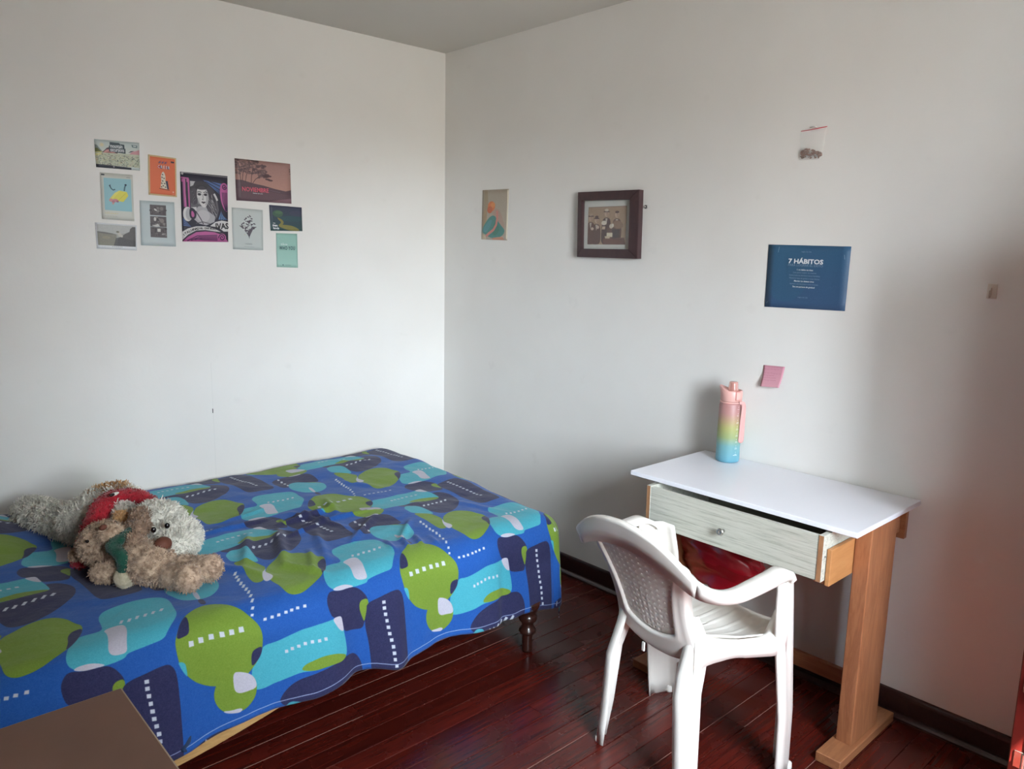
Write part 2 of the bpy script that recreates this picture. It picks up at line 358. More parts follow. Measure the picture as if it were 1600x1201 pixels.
('w',[(-1.675,-1.186),(-1.668,-1.19),(-1.68,-1.208),(-1.687,-1.204)]),
('w',[(-1.676,-1.207),(-1.669,-1.211),(-1.681,-1.228),(-1.688,-1.224)]),
('w',[(-1.678,-1.231),(-1.671,-1.235),(-1.683,-1.252),(-1.69,-1.248)]),
('w',[(-1.68,-1.254),(-1.674,-1.257),(-1.685,-1.274),(-1.692,-1.27)]),
('w',[(-1.686,-1.281),(-1.679,-1.285),(-1.691,-1.301),(-1.698,-1.297)]),
('w',[(-1.693,-1.31),(-1.687,-1.314),(-1.698,-1.33),(-1.705,-1.326)]),
('w',[(-1.707,-1.345),(-1.699,-1.347),(-1.706,-1.358),(-1.714,-1.355)]),
('w',[(-1.718,-1.37),(-1.71,-1.372),(-1.714,-1.38),(-1.722,-1.378)]),
('w',[(-1.688,-1.396),(-1.679,-1.397),(-1.681,-1.406),(-1.691,-1.404)]),
('w',[(-1.667,-1.396),(-1.658,-1.398),(-1.66,-1.407),(-1.67,-1.405)]),
('w',[(-1.647,-1.396),(-1.638,-1.398),(-1.64,-1.407),(-1.65,-1.405)]),
('w',[(-1.625,-1.395),(-1.616,-1.397),(-1.618,-1.406),(-1.628,-1.404)]),
('w',[(-1.608,-1.394),(-1.598,-1.396),(-1.601,-1.405),(-1.61,-1.403)]),
('w',[(-1.589,-1.393),(-1.58,-1.395),(-1.582,-1.404),(-1.592,-1.402)]),
('w',[(-1.567,-1.393),(-1.558,-1.394),(-1.56,-1.404),(-1.57,-1.402)]),
('N',[(-1.178,-.958),(-1.119,-.942),(-1.057,-.94),(-1.01,-.968),(-1.006,-1.009),(-1.01,-1.069),(-1.026,-1.081),(-1.095,-1.074),(-1.133,-1.091),(-1.166,-1.099),(-1.19,-1.087),(-1.188,-1.023)]),
('V',[(-1.165,-1.093),(-1.129,-1.059),(-1.08,-1.057),(-1.039,-1.07),(-1.008,-1.115),(-1.083,-1.108),(-1.137,-1.099)]),
('w',[(-1.143,-.948),(-1.136,-.955),(-1.144,-.974),(-1.151,-.968)]),
('w',[(-1.145,-.985),(-1.138,-.991),(-1.146,-1.009),(-1.154,-1.003)]),
('w',[(-1.148,-1.02),(-1.14,-1.026),(-1.148,-1.043),(-1.156,-1.037)]),
('w',[(-1.152,-1.059),(-1.145,-1.065),(-1.153,-1.082),(-1.16,-1.076)]),
('w',[(-1.152,-1.087),(-1.145,-1.093),(-1.152,-1.11),(-1.159,-1.104)]),
('C',[(-1.147,-1.058),(-1.111,-1.036),(-1.061,-1.061),(-1.014,-1.107),(-1.026,-1.174),(-1.059,-1.212),(-1.101,-1.225),(-1.142,-1.207),(-1.156,-1.165),(-1.17,-1.121)]),
('W',[(-1.104,-1.151),(-1.09,-1.154),(-1.099,-1.219),(-1.113,-1.223)]),
('N',[(-1.113,-1.223),(-1.096,-1.222),(-1.104,-1.276),(-1.12,-1.268)])]
# ------------------------------------------------------------------ the room
RX, RY, RH = -3.3, -3.9, 2.504
def wall_material():
    m, nt, b = new_mat('wall_paint'); L = nt.links.new
    tc = nt.nodes.new('ShaderNodeTexCoord')
    n = nt.nodes.new('ShaderNodeTexNoise'); n.inputs['Scale'].default_value = 1.3; n.inputs['Detail'].default_value = 4; L(tc.outputs['Object'], n.inputs[0])
    cr = nt.nodes.new('ShaderNodeValToRGB'); cr.color_ramp.elements[0].color = rgb(222, 220, 216); cr.color_ramp.elements[1].color = rgb(229, 228, 225)
    cr.color_ramp.elements[0].position = .35; cr.color_ramp.elements[1].position = .65
    L(n.outputs[0], cr.inputs[0])
    # scattered faint scuffs
    n2 = nt.nodes.new('ShaderNodeTexNoise'); n2.inputs['Scale'].default_value = 9; n2.inputs['Detail'].default_value = 6; L(tc.outputs['Object'], n2.inputs[0])
    mr = nt.nodes.new('ShaderNodeMapRange'); mr.inputs[1].default_value = .66; mr.inputs[2].default_value = .74; mr.inputs[4].default_value = .06; L(n2.outputs[0], mr.inputs[0])
    mx = nt.nodes.new('ShaderNodeMix'); mx.data_type = 'RGBA'; mx.inputs[7].default_value = rgb(150, 144, 136); L(mr.outputs[0], mx.inputs[0]); L(cr.outputs[0], mx.inputs[6])
    L(mx.outputs[2], b.inputs['Base Color']); b.inputs['Roughness'].default_value = .75; b.inputs['Specular IOR Level'].default_value = .25
    n3 = nt.nodes.new('ShaderNodeTexNoise'); n3.inputs['Scale'].default_value = 60; n3.inputs['Detail'].default_value = 5; L(tc.outputs['Object'], n3.inputs[0])
    n4 = nt.nodes.new('ShaderNodeTexNoise'); n4.inputs['Scale'].default_value = 4; n4.inputs['Detail'].default_value = 3; L(tc.outputs['Object'], n4.inputs[0])
    ad = nt.nodes.new('ShaderNodeMath'); ad.operation = 'MULTIPLY_ADD'; ad.inputs[1].default_value = 6; L(n4.outputs[0], ad.inputs[0]); L(n3.outputs[0], ad.inputs[2])
    bp = nt.nodes.new('ShaderNodeBump'); bp.inputs['Strength'].default_value = .25; bp.inputs['Distance'].default_value = .0015; L(ad.outputs[0], bp.inputs['Height']); L(bp.outputs[0], b.inputs['Normal'])
    return m
M_WALL = wall_material()
M_CEIL = mat('ceiling_paint', rgb(205, 202, 195), .85, bump=.3, bscale=25, var=.02, vscale=2, spec=.2)
tag(boxo('wall_left', (RX, 0.0, 0, .12, 0, RH), M_WALL), kind='structure')
tag(boxo('wall_right', (0, .12, RY, .12, 0, RH), M_WALL), kind='structure')
M_BACKW = wood('unseen_brown_wall', rgb(112, 72, 54), rgb(84, 52, 40), .55, 4, (6, 6, .8), bump=.05)  # unseen wall, brown finish added to dim the light bounced from behind the camera
tag(boxo('wall_back', (RX-.12, RX, RY, .12, 0, RH), M_BACKW), kind='structure')
bm = bmesh.new()
box(bm, RX-.12, .12, RY-.12, RY, 0, WZ0); box(bm, RX-.12, .12, RY-.12, RY, WZ1, RH)
box(bm, RX-.12, WX0, RY-.12, RY, WZ0, WZ1); box(bm, WX1, .12, RY-.12, RY, WZ0, WZ1)
tag(obj('wall_front', bm, M_WALL), kind='structure')
# ceiling: slightly uneven plaster where it meets the walls
bm = bmesh.new(); box(bm, RX-.12, .12, RY-.12, .12, RH, RH+.12)
tag(obj('ceiling', bm, M_CEIL), kind='structure')
M_DARKWOOD = wood('dark_stained_trim', rgb(58, 34, 32), rgb(40, 22, 22), .35, 5, (1, 6, 6), bump=.1, coat=.2)
M_FRAMEW = mat('window_frame_paint', rgb(225, 225, 222), .4)
wf = bmesh.new(); t = .05
box(wf, WX0, WX1, WY-.07, WY-.02, WZ0, WZ0+t); box(wf, WX0, WX1, WY-.07, WY-.02, WZ1-t, WZ1)
box(wf, WX0, WX0+t, WY-.07, WY-.02, WZ0+t, WZ1-t); box(wf, WX1-t, WX1, WY-.07, WY-.02, WZ0+t, WZ1-t)
box(wf, (WX0+WX1)/2-.025, (WX0+WX1)/2+.025, WY-.07, WY-.02, WZ0+t, WZ1-t)
tag(obj('window_1', wf, M_FRAMEW), kind='structure')
tag(boxo('trim_1', (WX0-.04, WX1+.04, WY-.02, WY+.06, WZ0-.03, WZ0), M_FRAMEW, bev=.004), kind='structure')

# unseen house blocks, added outside the window to shape the daylight coming in
M_OUT = mat('outside_render', rgb(152, 152, 150), .9, bump=.3, bscale=12)
tag(boxo('daylight_block_left', (-9.0, -5.4, -9.4, -5.6, -3, 6.0), M_OUT), kind='structure')
tag(boxo('daylight_block_right', (-1.55, 3.0, -9.4, -6.5, -3, 6.0), M_OUT), kind='structure')

# fine joint line with a little dark mark on the left wall, low between posters and bed
M_LINE = mat('wall_joint_line', rgb(206, 206, 204), .9)
M_MARK = mat('wall_dark_mark', rgb(60, 62, 66), .9)
tag(boxo('trim_2', (-1.2804, -1.2797, -.0003, 0, .40, 1.00), M_LINE), kind='structure')
tag(boxo('trim_3', (-1.2835, -1.2800, -.001, 0, .775, .795), M_MARK, bev=.0004), kind='structure')

# floor: dark base with every board a piece of its own
M_SUB = mat('floor_gap', rgb(20, 8, 8), .8)
floor = tag(boxo('floor', (RX, 0, RY, 0, -.05, -.006), M_SUB), kind='structure')
def plank_material():
    m, nt, b = new_mat('varnished_floorboard'); L = nt.links.new
    tc = nt.nodes.new('ShaderNodeTexCoord'); oi = nt.nodes.new('ShaderNodeObjectInfo')
    mp = nt.nodes.new('ShaderNodeMapping'); mp.inputs['Scale'].default_value = (1.2, 22, 1); L(tc.outputs['Object'], mp.inputs[0])
    sc = nt.nodes.new('ShaderNodeVectorMath'); sc.operation = 'SCALE'; sc.inputs[0].default_value = (37, 91, 13); L(oi.outputs['Random'], sc.inputs['Scale'])
    ad = nt.nodes.new('ShaderNodeVectorMath'); ad.operation = 'ADD'; L(mp.outputs[0], ad.inputs[0]); L(sc.outputs[0], ad.inputs[1])
    n = nt.nodes.new('ShaderNodeTexNoise'); n.inputs['Scale'].default_value = 3; n.inputs['Detail'].default_value = 7; n.inputs['Roughness'].default_value = .7; L(ad.outputs[0], n.inputs[0])
    cr = nt.nodes.new('ShaderNodeValToRGB'); e = cr.color_ramp.elements
    e[0].position = .25; e[0].color = rgb(44, 13, 12); e[1].position = .78; e[1].color = rgb(98, 30, 20)
    L(n.outputs[0], cr.inputs[0])
    mr = nt.nodes.new('ShaderNodeMapRange'); mr.inputs[3].default_value = .7; mr.inputs[4].default_value = 1.25; L(oi.outputs['Random'], mr.inputs[0])
    sv = nt.nodes.new('ShaderNodeVectorMath'); sv.operation = 'SCALE'; L(cr.outputs[0], sv.inputs[0]); L(mr.outputs[0], sv.inputs['Scale'])
    # dust specks
    vo = nt.nodes.new('ShaderNodeTexVoronoi'); vo.inputs['Scale'].default_value = 26; L(tc.outputs['Object'], vo.inputs[0])
    ng = nt.nodes.new('ShaderNodeTexNoise'); ng.inputs['Scale'].default_value = 2.2; L(tc.outputs['Object'], ng.inputs[0])
    g1 = nt.nodes.new('ShaderNodeMath'); g1.operation = 'LESS_THAN'; g1.inputs[1].default_value = .045; L(vo.outputs['Distance'], g1.inputs[0])
    g2 = nt.nodes.new('ShaderNodeMath'); g2.operation = 'GREATER_THAN'; g2.inputs[1].default_value = .58; L(ng.outputs[0], g2.inputs[0])
    g3 = nt.nodes.new('ShaderNodeMath'); g3.operation = 'MULTIPLY'; L(g1.outputs[0], g3.inputs[0]); L(g2.outputs[0], g3.inputs[1])
    mx = nt.nodes.new('ShaderNodeMix'); mx.data_type = 'RGBA'; mx.inputs[7].default_value = rgb(150, 125, 115); L(g3.outputs[0], mx.inputs[0]); L(sv.outputs[0], mx.inputs[6])
    L(mx.outputs[2], b.inputs['Base Color'])
    nr = nt.nodes.new('ShaderNodeTexNoise'); nr.inputs['Scale'].default_value = 7; nr.inputs['Detail'].default_value = 5; L(tc.outputs['Object'], nr.inputs[0])
    rr = nt.nodes.new('ShaderNodeMapRange'); rr.inputs[1].default_value = .3; rr.inputs[2].default_value = .7; rr.inputs[3].default_value = .17; rr.inputs[4].default_value = .33; L(nr.outputs[0], rr.inputs[0])
    L(rr.outputs[0], b.inputs['Roughness']); b.inputs['Specular IOR Level'].default_value = .5
    bp = nt.nodes.new('ShaderNodeBump'); bp.inputs['Strength'].default_value = .12; bp.inputs['Distance'].default_value = .001; L(n.outputs[0], bp.inputs['Height']); L(bp.outputs[0], b.inputs['Normal'])
    return m
M_PLANK = plank_material()
M_DUST = mat('dusty_board_edge', rgb(120, 82, 72), .7)
PW = .0775
cache = {}
def plank(x0, x1, yc, dusty):
    L_ = round((x1-x0)/.15)*.15
    key = (L_, dusty)
    if key not in cache:
        bm = bmesh.new(); h = PW/2-.0007
        prof = [(-h, -.006), (-h, -.0012), (-h+.0012, 0), (h-.0012, 0), (h, -.0012), (h, -.006)]
        A = [bm.verts.new((.0008, y, z)) for y, z in prof]; B = [bm.verts.new((L_-.0008, y, z)) for y, z in prof]
        for i in range(5):
            f = bm.faces.new((A[i], A[i+1], B[i+1], B[i]))
            if dusty and i == 1: f.material_index = 1
        bm.faces.new(A[::-1]); bm.faces.new(B); bmesh.ops.recalc_face_normals(bm, faces=bm.faces)
        me = bpy.data.meshes.new('floor_plank'); bm.to_mesh(me); bm.free(); me.materials.append(M_PLANK); me.materials.append(M_DUST); cache[key] = me
    o = bpy.data.objects.new('floor_plank', cache[key]); COL.objects.link(o); o.parent = floor; o.location = (x0, yc, 0)
y = -.0245+PW/2; k = 0
while y > RY:
    x = 0.0; first = True
    while x > RX+.01:
        L_ = rng.choice([1.8, 2.1, 2.4, 2.7]) if not first else rng.choice([.45, .9, 1.35, 1.8, 2.25, 2.7, 3.0])
        if x-L_ < RX+.3: L_ = round((x-RX)/.15)*.15
        if L_ <= 0: break
        plank(x-L_, x, y, rng.random() < .3); x -= L_; first = False
    y -= PW; k += 1

# baseboards with a quarter-round at the floor
def baseboard(name, horizontal):
    prof = [(0, 0), (.034, 0), (.033, .008), (.028, .014), (.022, .018), (.0145, .019), (.0145, .072), (.013, .080), (.010, .086), (0, .087)]
    rows = []
    for s in (RY if not horizontal else RX, 0):
        rows.append([(-d, s, z) if not horizontal else (s, -d, z) for d, z in prof])
    o = grid(name, rows, M_DARKWOOD, smooth=False)
    tag(o, kind='structure')
baseboard('baseboard_right', False)
baseboard('baseboard_left', True)
# ------------------------------------------------------------------ bed, bedspread
XF, YF, ZT, RR, LB = -.515, -1.295, .505, .10, .174
def bulge(x, y):
    z = .055*math.exp(-(max(0, x+2.20)/.10)**2)*math.exp(-((y+.30)/.30)**2)   # pillow under the cover
    z += -.022*max(0, min(1, (y+.3)/.3))**2
    z += .006*noise.noise(Vector((x*7, y*9, 1)))+.0022*noise.noise(Vector((x*22+y*8, y*17, 4)))
    z += .004*math.sin(x*5.1+1)*math.sin(y*4.3) + .003*math.sin(x*11+y*7)
    return z
def ridge(a, b, p, q, w, h):
    """soft crease from p to q"""
    dx, dy = q[0]-p[0], q[1]-p[1]; L2 = dx*dx+dy*dy
    t = max(0, min(1, ((a-p[0])*dx+(b-p[1])*dy)/L2)); cx, cy = p[0]+t*dx, p[1]+t*dy
    d = math.hypot(a-cx, b-cy); s = math.sin(math.pi*min(1, max(0, t*.9+.05)))**.6
    return 1.5*h*s*math.exp(-(d/w)**2)
CREASES = [((-1.52, -1.16), (-1.40, -.86), .018, .016), ((-1.62, -1.10), (-1.50, -.84), .015, .011), ((-1.40, -1.22), (-1.30, -.95), .014, .009),
           ((-1.36, -.80), (-1.12, -.78), .014, .012), ((-1.30, -.86), (-1.02, -.90), .012, .008), ((-1.10, -.66), (-1.16, -.86), .014, .012),
           ((-1.05, -.95), (-1.25, -1.12), .012, .009), ((-.98, -1.08), (-1.12, -1.22), .010, .008), ((-1.62, -.74), (-1.38, -.72), .013, .009),
           ((-1.14, -1.30), (-1.10, -1.20), .008, .009), ((-1.09, -1.31), (-1.05, -1.21), .008, .009), ((-1.19, -1.29), (-1.16, -1.19), .008, .007),
           ((-1.03, -1.32), (-1.01, -1.24), .008, .006), ((-.95, -.45), (-.80, -.70), .02, .004), ((-.70, -.30), (-.85, -.10), .02, .004), ((-1.45, -1.30), (-1.52, -1.16), .014, .011), ((-1.70, -.98), (-1.58, -1.22), .016, .008), ((-1.28, -.72), (-1.20, -.98), .012, .009), ((-1.55, -.66), (-1.30, -.60), .012, .006),
           ((-1.42, -.95), (-1.22, -.88), .011, .009), ((-.70, -.95), (-.60, -1.22), .018, .005), ((-1.47, -1.26), (-1.40, -1.10), .010, .008)]
def pleat(a, e):
    """outward push of the hanging side, growing towards the hem"""
    g = max(0, min(1, (e-.03)/.34)); o = 0
    o += .034*g*math.exp(-((a+1.275)/.050)**2)
    o += -.022*g*math.exp(-((a+1.40)/.045)**2)
    o += .020*g*math.exp(-((a+1.50)/.07)**2)
    o += .014*g*math.exp(-((a+.90)/.08)**2) - .018*g*math.exp(-((a+.775)/.025)**2) + .012*g*math.exp(-((a+.66)/.05)**2)
    o += .010*g*math.sin(a*9+1.2) + .004*g*math.sin(a*31)
    return o
def fall(e):
    th = max(0, min(e/LB, 1))*math.pi/2
    return RR*math.sin(th)+max(e-LB, 0)*.06, RR*(1-math.cos(th))+max(e-LB, 0)
def cloth(a, b):
    x, y, z = cloth0(a, b)
    s = max(0, min(1, (x+1.1)/.5)); s = s*s*(3-2*s)
    return (x + s*(.085*max(0, 1+y/1.30)-.030), y, z)
def cloth0(a, b):
    ex, ey = max(a-XF, 0), max(YF-b, 0)
    z0 = ZT+bulge(min(a, XF), max(b, YF))
    for c in CREASES: z0 += ridge(a, b, *c)
    if ex == 0 and ey == 0: return (a, b, z0)
    if ex > 0 and ey > 0:
        d = math.hypot(ex, ey); m = (ex**3+ey**3)**(1/3); o, dr = fall(m)
        o += .012*math.sin(6*math.atan2(ey, ex))*min(1, m/.3)
        return (XF+o*ex/d, YF-o*ey/d, z0-dr)
    e = max(ex, ey); o, dr = fall(e)
    if ey > 0: o += pleat(a, e); return (a, YF-o, z0-dr)
    o += .006*math.sin(b*14)*min(1, e/.3); return (XF+o, b, z0-dr)
def hem(a):
    return -1.690 + .012*math.sin((a+.2)*4.0) - .014*math.exp(-((a+1.28)/.05)**2) - .016*max(0, min(1, (a+.62)/.1)) + .008*math.sin(a*17)

A0, A1, B0, B1 = -2.62, -.09, -1.78, -.03
PAL = {'N': (41, 43, 78), 'V': (110, 138, 50), 'C': (68, 160, 178), 'W': (180, 180, 194), 'w': (184, 192, 204)}
def print_image():
    W_, H_ = 2300, 1600
    cv = Cv(W_, H_, (30, 82, 158))
    def uvp(a, b): return ((a-A0)/(A1-A0), 1-(b-B0)/(B1-B0))
    for r in (-1, 0, 1, 2):
        for c in range(-3, 3):
            for colr, P in TILE:
                Q = [uvp(a+c*.705+r*.03, b+r*.69-(.055 if r < 0 else 0)) for a, b in P]
                if max(q[0] for q in Q) < 0 or min(q[0] for q in Q) > 1 or max(q[1] for q in Q) < 0 or min(q[1] for q in Q) > 1: continue
                cv.poly(Q if colr == 'w' else chaikin(Q, 2), PAL[colr])
    cv.line([uvp(a, hem(a)+.018) for a in np.linspace(A0, A1, 120)], .0013, (150, 165, 200))
    # fine weave
    cv.speck(.012, 3, 2)
    return cv.image('geometric_fabric_print')
def fabric_material(img):
    m, nt, b = new_mat('printed_cotton'); L = nt.links.new
    t = nt.nodes.new('ShaderNodeTexImage'); t.image = img; t.extension = 'REPEAT'; t.interpolation = 'Cubic'
    L(t.outputs[0], b.inputs['Base Color']); b.inputs['Roughness'].default_value = .85; b.inputs['Specular IOR Level'].default_value = .2
    b.inputs['Sheen Weight'].default_value = .12; b.inputs['Sheen Roughness'].default_value = .5
    tc = nt.nodes.new('ShaderNodeTexCoord')
    n = nt.nodes.new('ShaderNodeTexNoise'); n.inputs['Scale'].default_value = 9; n.inputs['Detail'].default_value = 3; n.inputs['Distortion'].default_value = .8; L(tc.outputs['Object'], n.inputs[0])
    n2 = nt.nodes.new('ShaderNodeTexNoise'); n2.inputs['Scale'].default_value = 40; n2.inputs['Detail'].default_value = 3; L(tc.outputs['Object'], n2.inputs[0])
    ad = nt.nodes.new('ShaderNodeMath'); ad.operation = 'MULTIPLY_ADD'; ad.inputs[1].default_value = 4; L(n.outputs[0], ad.inputs[0]); L(n2.outputs[0], ad.inputs[2])
    bp = nt.nodes.new('ShaderNodeBump'); bp.inputs['Strength'].default_value = .4; bp.inputs['Distance'].default_value = .004; L(ad.outputs[0], bp.inputs['Height']); L(bp.outputs[0], b.inputs['Normal'])
    return m
M_FAB = fabric_material(print_image())
As = np.concatenate([np.arange(-2.6, -1.75, .02), np.arange(-1.75, -.11, .0085)]); NB = 190
rows = []
for a in As:
    h = hem(a); rows.append([cloth(a, h+(-.055-h)*(1-(1-j/NB))) for j in range(NB+1)])
spread = grid('bedspread', rows, M_FAB, solid=.0022, off=0,
    uv=lambda j, i: ((As[j]-A0)/(A1-A0), (hem(As[j])+(-.055-hem(As[j]))*(i/NB)-B0)/(B1-B0)))
tag(spread, 'blue cotton bedspread printed with navy, lime green and turquoise shapes, draped over the bed', 'bedspread')

bed = thing('bed', 'single bed with dark turned wooden legs under the printed bedspread', 'bed', (-1.5, -.72, 0))
def W(o, root):   # keep world coordinates when parenting to a thing's Empty
    if o.parent is root: o.matrix_parent_inverse = Matrix.LocRotScale(root.location, root.rotation_euler, None).inverted()
    return o
M_MATT = mat('mattress_ticking', rgb(215, 212, 205), .9, bump=.2, bscale=80)
W(boxo('mattress', (-2.5, -.49, -1.325, -.07, .30, .475), M_MATT, bed, bev=.03, seg=3, smooth=True), bed)
W(boxo('bed_sheet', (-.452, -.425, -.30, -.10, .38, .472), M_MATT, bed, bev=.008, seg=2, smooth=True), bed)
M_LEG = wood('turned_leg_wood', rgb(66, 36, 28), rgb(36, 18, 15), .28, 5, (6, 6, 1), bump=.05, coat=.4)
M_RAIL = wood('pale_rail_wood', rgb(196, 160, 104), rgb(160, 124, 76), .55, 5, (1, 8, 8), bump=.1)
prof = [(.0, 0), (.018, 0), (.0195, .01), (.019, .055), (.021, .068), (.021, .072), (.031, .078), (.033, .086), (.030, .094), (.023, .100), (.022, .112), (.025, .120),
        (.033, .127), (.036, .137), (.033, .148), (.028, .154), (.034, .163), (.045, .185), (.047, .20), (.047, .205), (.0, .205)]
for lx, ly in ((-.655, -1.385), (-.655, -.12), (-2.35, -1.37), (-2.35, -.12)):
    o = lathe('leg', prof, M_LEG, bed, 28, (lx, ly, 0)); W(o, bed)
W(boxo('side_rail', (-2.45, -.60, -1.33, -1.30, .20, .31), M_DARKWOOD, bed, bev=.003), bed)
W(boxo('side_rail', (-2.45, -.60, -.11, -.08, .20, .31), M_DARKWOOD, bed, bev=.003), bed)
W(boxo('end_rail', (-.62, -.59, -1.30, -.11, .205, .31), M_DARKWOOD, bed, bev=.003), bed)
# pale board sagging below the cover near the head end
rows = []
for x in np.linspace(-2.45, -1.60, 18):
    t = (x+1.60)/-.85; zb = .195-.075*math.sin(min(1, t*1.6)*math.pi/2); 
    rows.append([(x, -1.392, zb), (x, -1.392, zb+.05), (x, -1.375, zb+.05), (x, -1.375, zb)])
o = grid('slat_board', rows, M_RAIL, bed, close_u=True, smooth=False); W(o, bed); tag(o, 'pale sagging wooden board')
boxo_tie = tube('cover_tie', smoothpath([(-1.925, -1.405, .215), (-1.93, -1.412, .20), (-1.945, -1.415, .19), (-1.935, -1.413, .183)], 4), .007, mat('navy_tie', rgb(30, 52, 84), .8), bed, flat=(.010, .004)); W(boxo_tie, bed)

# ------------------------------------------------------------------ foreground cabinet
cab = thing('cabinet', 'brown wooden cabinet top in the near left corner', 'cabinet', (-2.61, -2.38, 0))
M_CAB = mat('brown_board_top', rgb(112, 84, 72), .6, bump=.08, bscale=40, var=.10, vscale=5, spec=.35)
M_CABE = mat('worn_board_edge', rgb(140, 122, 104), .6, var=.12, vscale=20)
bm = bmesh.new(); box(bm, -3.0, -2.222, -2.76, -2.003, .728, .75, bev=.0035, seg=2)
for f in bm.faces:
    if abs(f.normal.z) < .98: f.material_index = 1
W(obj('cabinet_top', bm, [M_CAB, M_CABE], cab), cab)
W(boxo('carcass', (-2.985, -2.24, -2.74, -2.03, .06, .728), M_CAB, cab, bev=.003), cab)
W(boxo('plinth', (-2.96, -2.27, -2.72, -2.05, 0, .06), M_CAB, cab), cab)
for i, (ya, yb) in enumerate(((-2.735, -2.39), (-2.38, -2.035))):
    d = W(boxo('door', (-2.24, -2.222, ya, yb, .07, .72), M_CAB, cab, bev=.003), cab)

# ------------------------------------------------------------------ red wardrobe at the right edge
war = thing('wardrobe', 'glossy red wooden wardrobe at the right edge, hinges on its side', 'wardrobe', (-.23, -3.38, 0))
M_RED = wood('red_lacquer_wood', rgb(176, 58, 22), rgb(146, 38, 16), .28, 4, (6, 6, .8), bump=.05, coat=.5)
M_REDD = wood('dark_red_frame_wood', rgb(92, 24, 20), rgb(74, 18, 16), .3, 4, (6, 6, .8), bump=.05, coat=.3)
M_STEEL = mat('bright_steel', rgb(200, 198, 194), .25, metal=1)
WH = 1.60
bm = bmesh.new()
box(bm, -.43, -.006, -3.86, -2.913, .0, WH, bev=.004)
W(obj('carcass', bm, M_REDD, war), war)
for y0, y1 in ((-2.944, -2.911), (-3.862, -3.83), (-3.42, -3.39)):
    W(boxo('stile', (-.452, -.43, y0, y1, 0, WH), M_REDD, war, bev=.003), war)
for y0, y1 in ((-3.388, -2.946), (-3.828, -3.422)):
    for z0, z1 in ((.03, .366), (.378, 1.55)):
        d = W(boxo('door', (-.462, -.435, y0, y1, z0, z1), M_RED, war, bev=.006, seg=2), war)
        W(boxo('door_panel', (-.469, -.46, y0+.07, y1-.07, z0+.07, z1-.07), M_RED, d, bev=.005), war)
        if y1 > -3:
            for zc in ([.287] if z0 < .1 else [.486, 1.42]):
                bmh = bmesh.new(); box(bmh, -.4665, -.4625, -2.972, -2.946, zc-.022, zc+.022, bev=.001); box(bmh, -.456, -.4525, -2.944, -2.922, zc-.022, zc+.022, bev=.001)
                r = bmesh.ops.create_cone(bmh, cap_ends=True, segments=14, radius1=.0052, radius2=.0052, depth=.052)
                for v in r['verts']: v.co += Vector((-.468, -2.945, zc))
                h = obj('hinge', bmh, M_STEEL, d); W(h, war)
# ------------------------------------------------------------------ desk
desk = thing('desk', 'small desk with white top, one drawer and pine trestle legs against the wall', 'desk', (-.24, -2.1, 0))
M_MEL = mat('white_melamine', rgb(226, 226, 233), .32, bump=.03, bscale=300, spec=.5)
M_PINE = wood('pine', rgb(168, 112, 76), rgb(128, 78, 50), .42, 3.2, (7, 7, .9), bump=.12, ring=11, coat=.15)
M_PINEH = wood('pine_lengthwise', rgb(166, 112, 74), rgb(132, 82, 54), .45, 3.2, (.9, 7, 7), bump=.12, ring=11)
M_PINEY = wood('pine_crosswise', rgb(164, 110, 76), rgb(130, 82, 54), .45, 3.2, (7, .9, 7), bump=.12, ring=11)
M_CLEAT = wood('pale_pine', rgb(184, 132, 84), rgb(164, 112, 66), .45, 3.0, (.9, 6, 6), bump=.1)
M_CHIP = mat('raw_board_edge', rgb(150, 108, 74), .8, var=.25, vscale=60, stretch=(1, 1, .4), bump=.4, bscale=150)
def whitewashed():
    m, nt, b = new_mat('whitewashed_laminate'); L = nt.links.new
    tc = nt.nodes.new('ShaderNodeTexCoord'); mp = nt.nodes.new('ShaderNodeMapping'); mp.inputs['Scale'].default_value = (12, 1.0, 26); L(tc.outputs['Object'], mp.inputs[0])
    n = nt.nodes.new('ShaderNodeTexNoise'); n.inputs['Scale'].default_value = 5; n.inputs['Detail'].default_value = 8; n.inputs['Roughness'].default_value = .75; L(mp.outputs[0], n.inputs[0])
    cr = nt.nodes.new('ShaderNodeValToRGB'); e = cr.color_ramp.elements
    e[0].position = .28; e[0].color = rgb(126, 126, 114); e[1].position = .5; e[1].color = rgb(184, 184, 173)
    a = e.new(.75); a.color = rgb(200, 200, 191)
    L(n.outputs[0], cr.inputs[0]); L(cr.outputs[0], b.inputs['Base Color']); b.inputs['Roughness'].default_value = .5
    return m
M_WW = whitewashed()
DX0, DX1, DY0, DY1 = -.468, -.010, -2.498, -1.696
bm = bmesh.new(); box(bm, DX0, DX1, DY0, DY1, .734, .75, bev=.0015)
W(obj('desk_top', bm, M_MEL, desk), desk)
for i, (y0, y1) in enumerate(((-2.485, -2.437), (-1.785, -1.74))):
    W(boxo('leg', (-.333, -.150, y0, y1, .03, .728), M_PINE, desk, bev=.003, seg=2), desk)
    ya, yb = (-2.500, -2.424) if i == 0 else (-1.80, -1.722)
    W(boxo('foot', (-.436, -.046, ya, yb, 0, .031), M_PINEH, desk, bev=.002), desk)
    W(boxo('top_bearer', (-.33, -.118, y0+.004, y1-.004, .665, .734), M_PINEH, desk, bev=.002), desk)
W(boxo('stretcher', (-.132, -.112, -2.437, -1.785, .098, .150), M_PINEY, desk, bev=.002), desk)
W(boxo('back_rail', (-.10, -.08, -2.49, -1.73, .64, .734), M_PINEY, desk, bev=.002), desk)
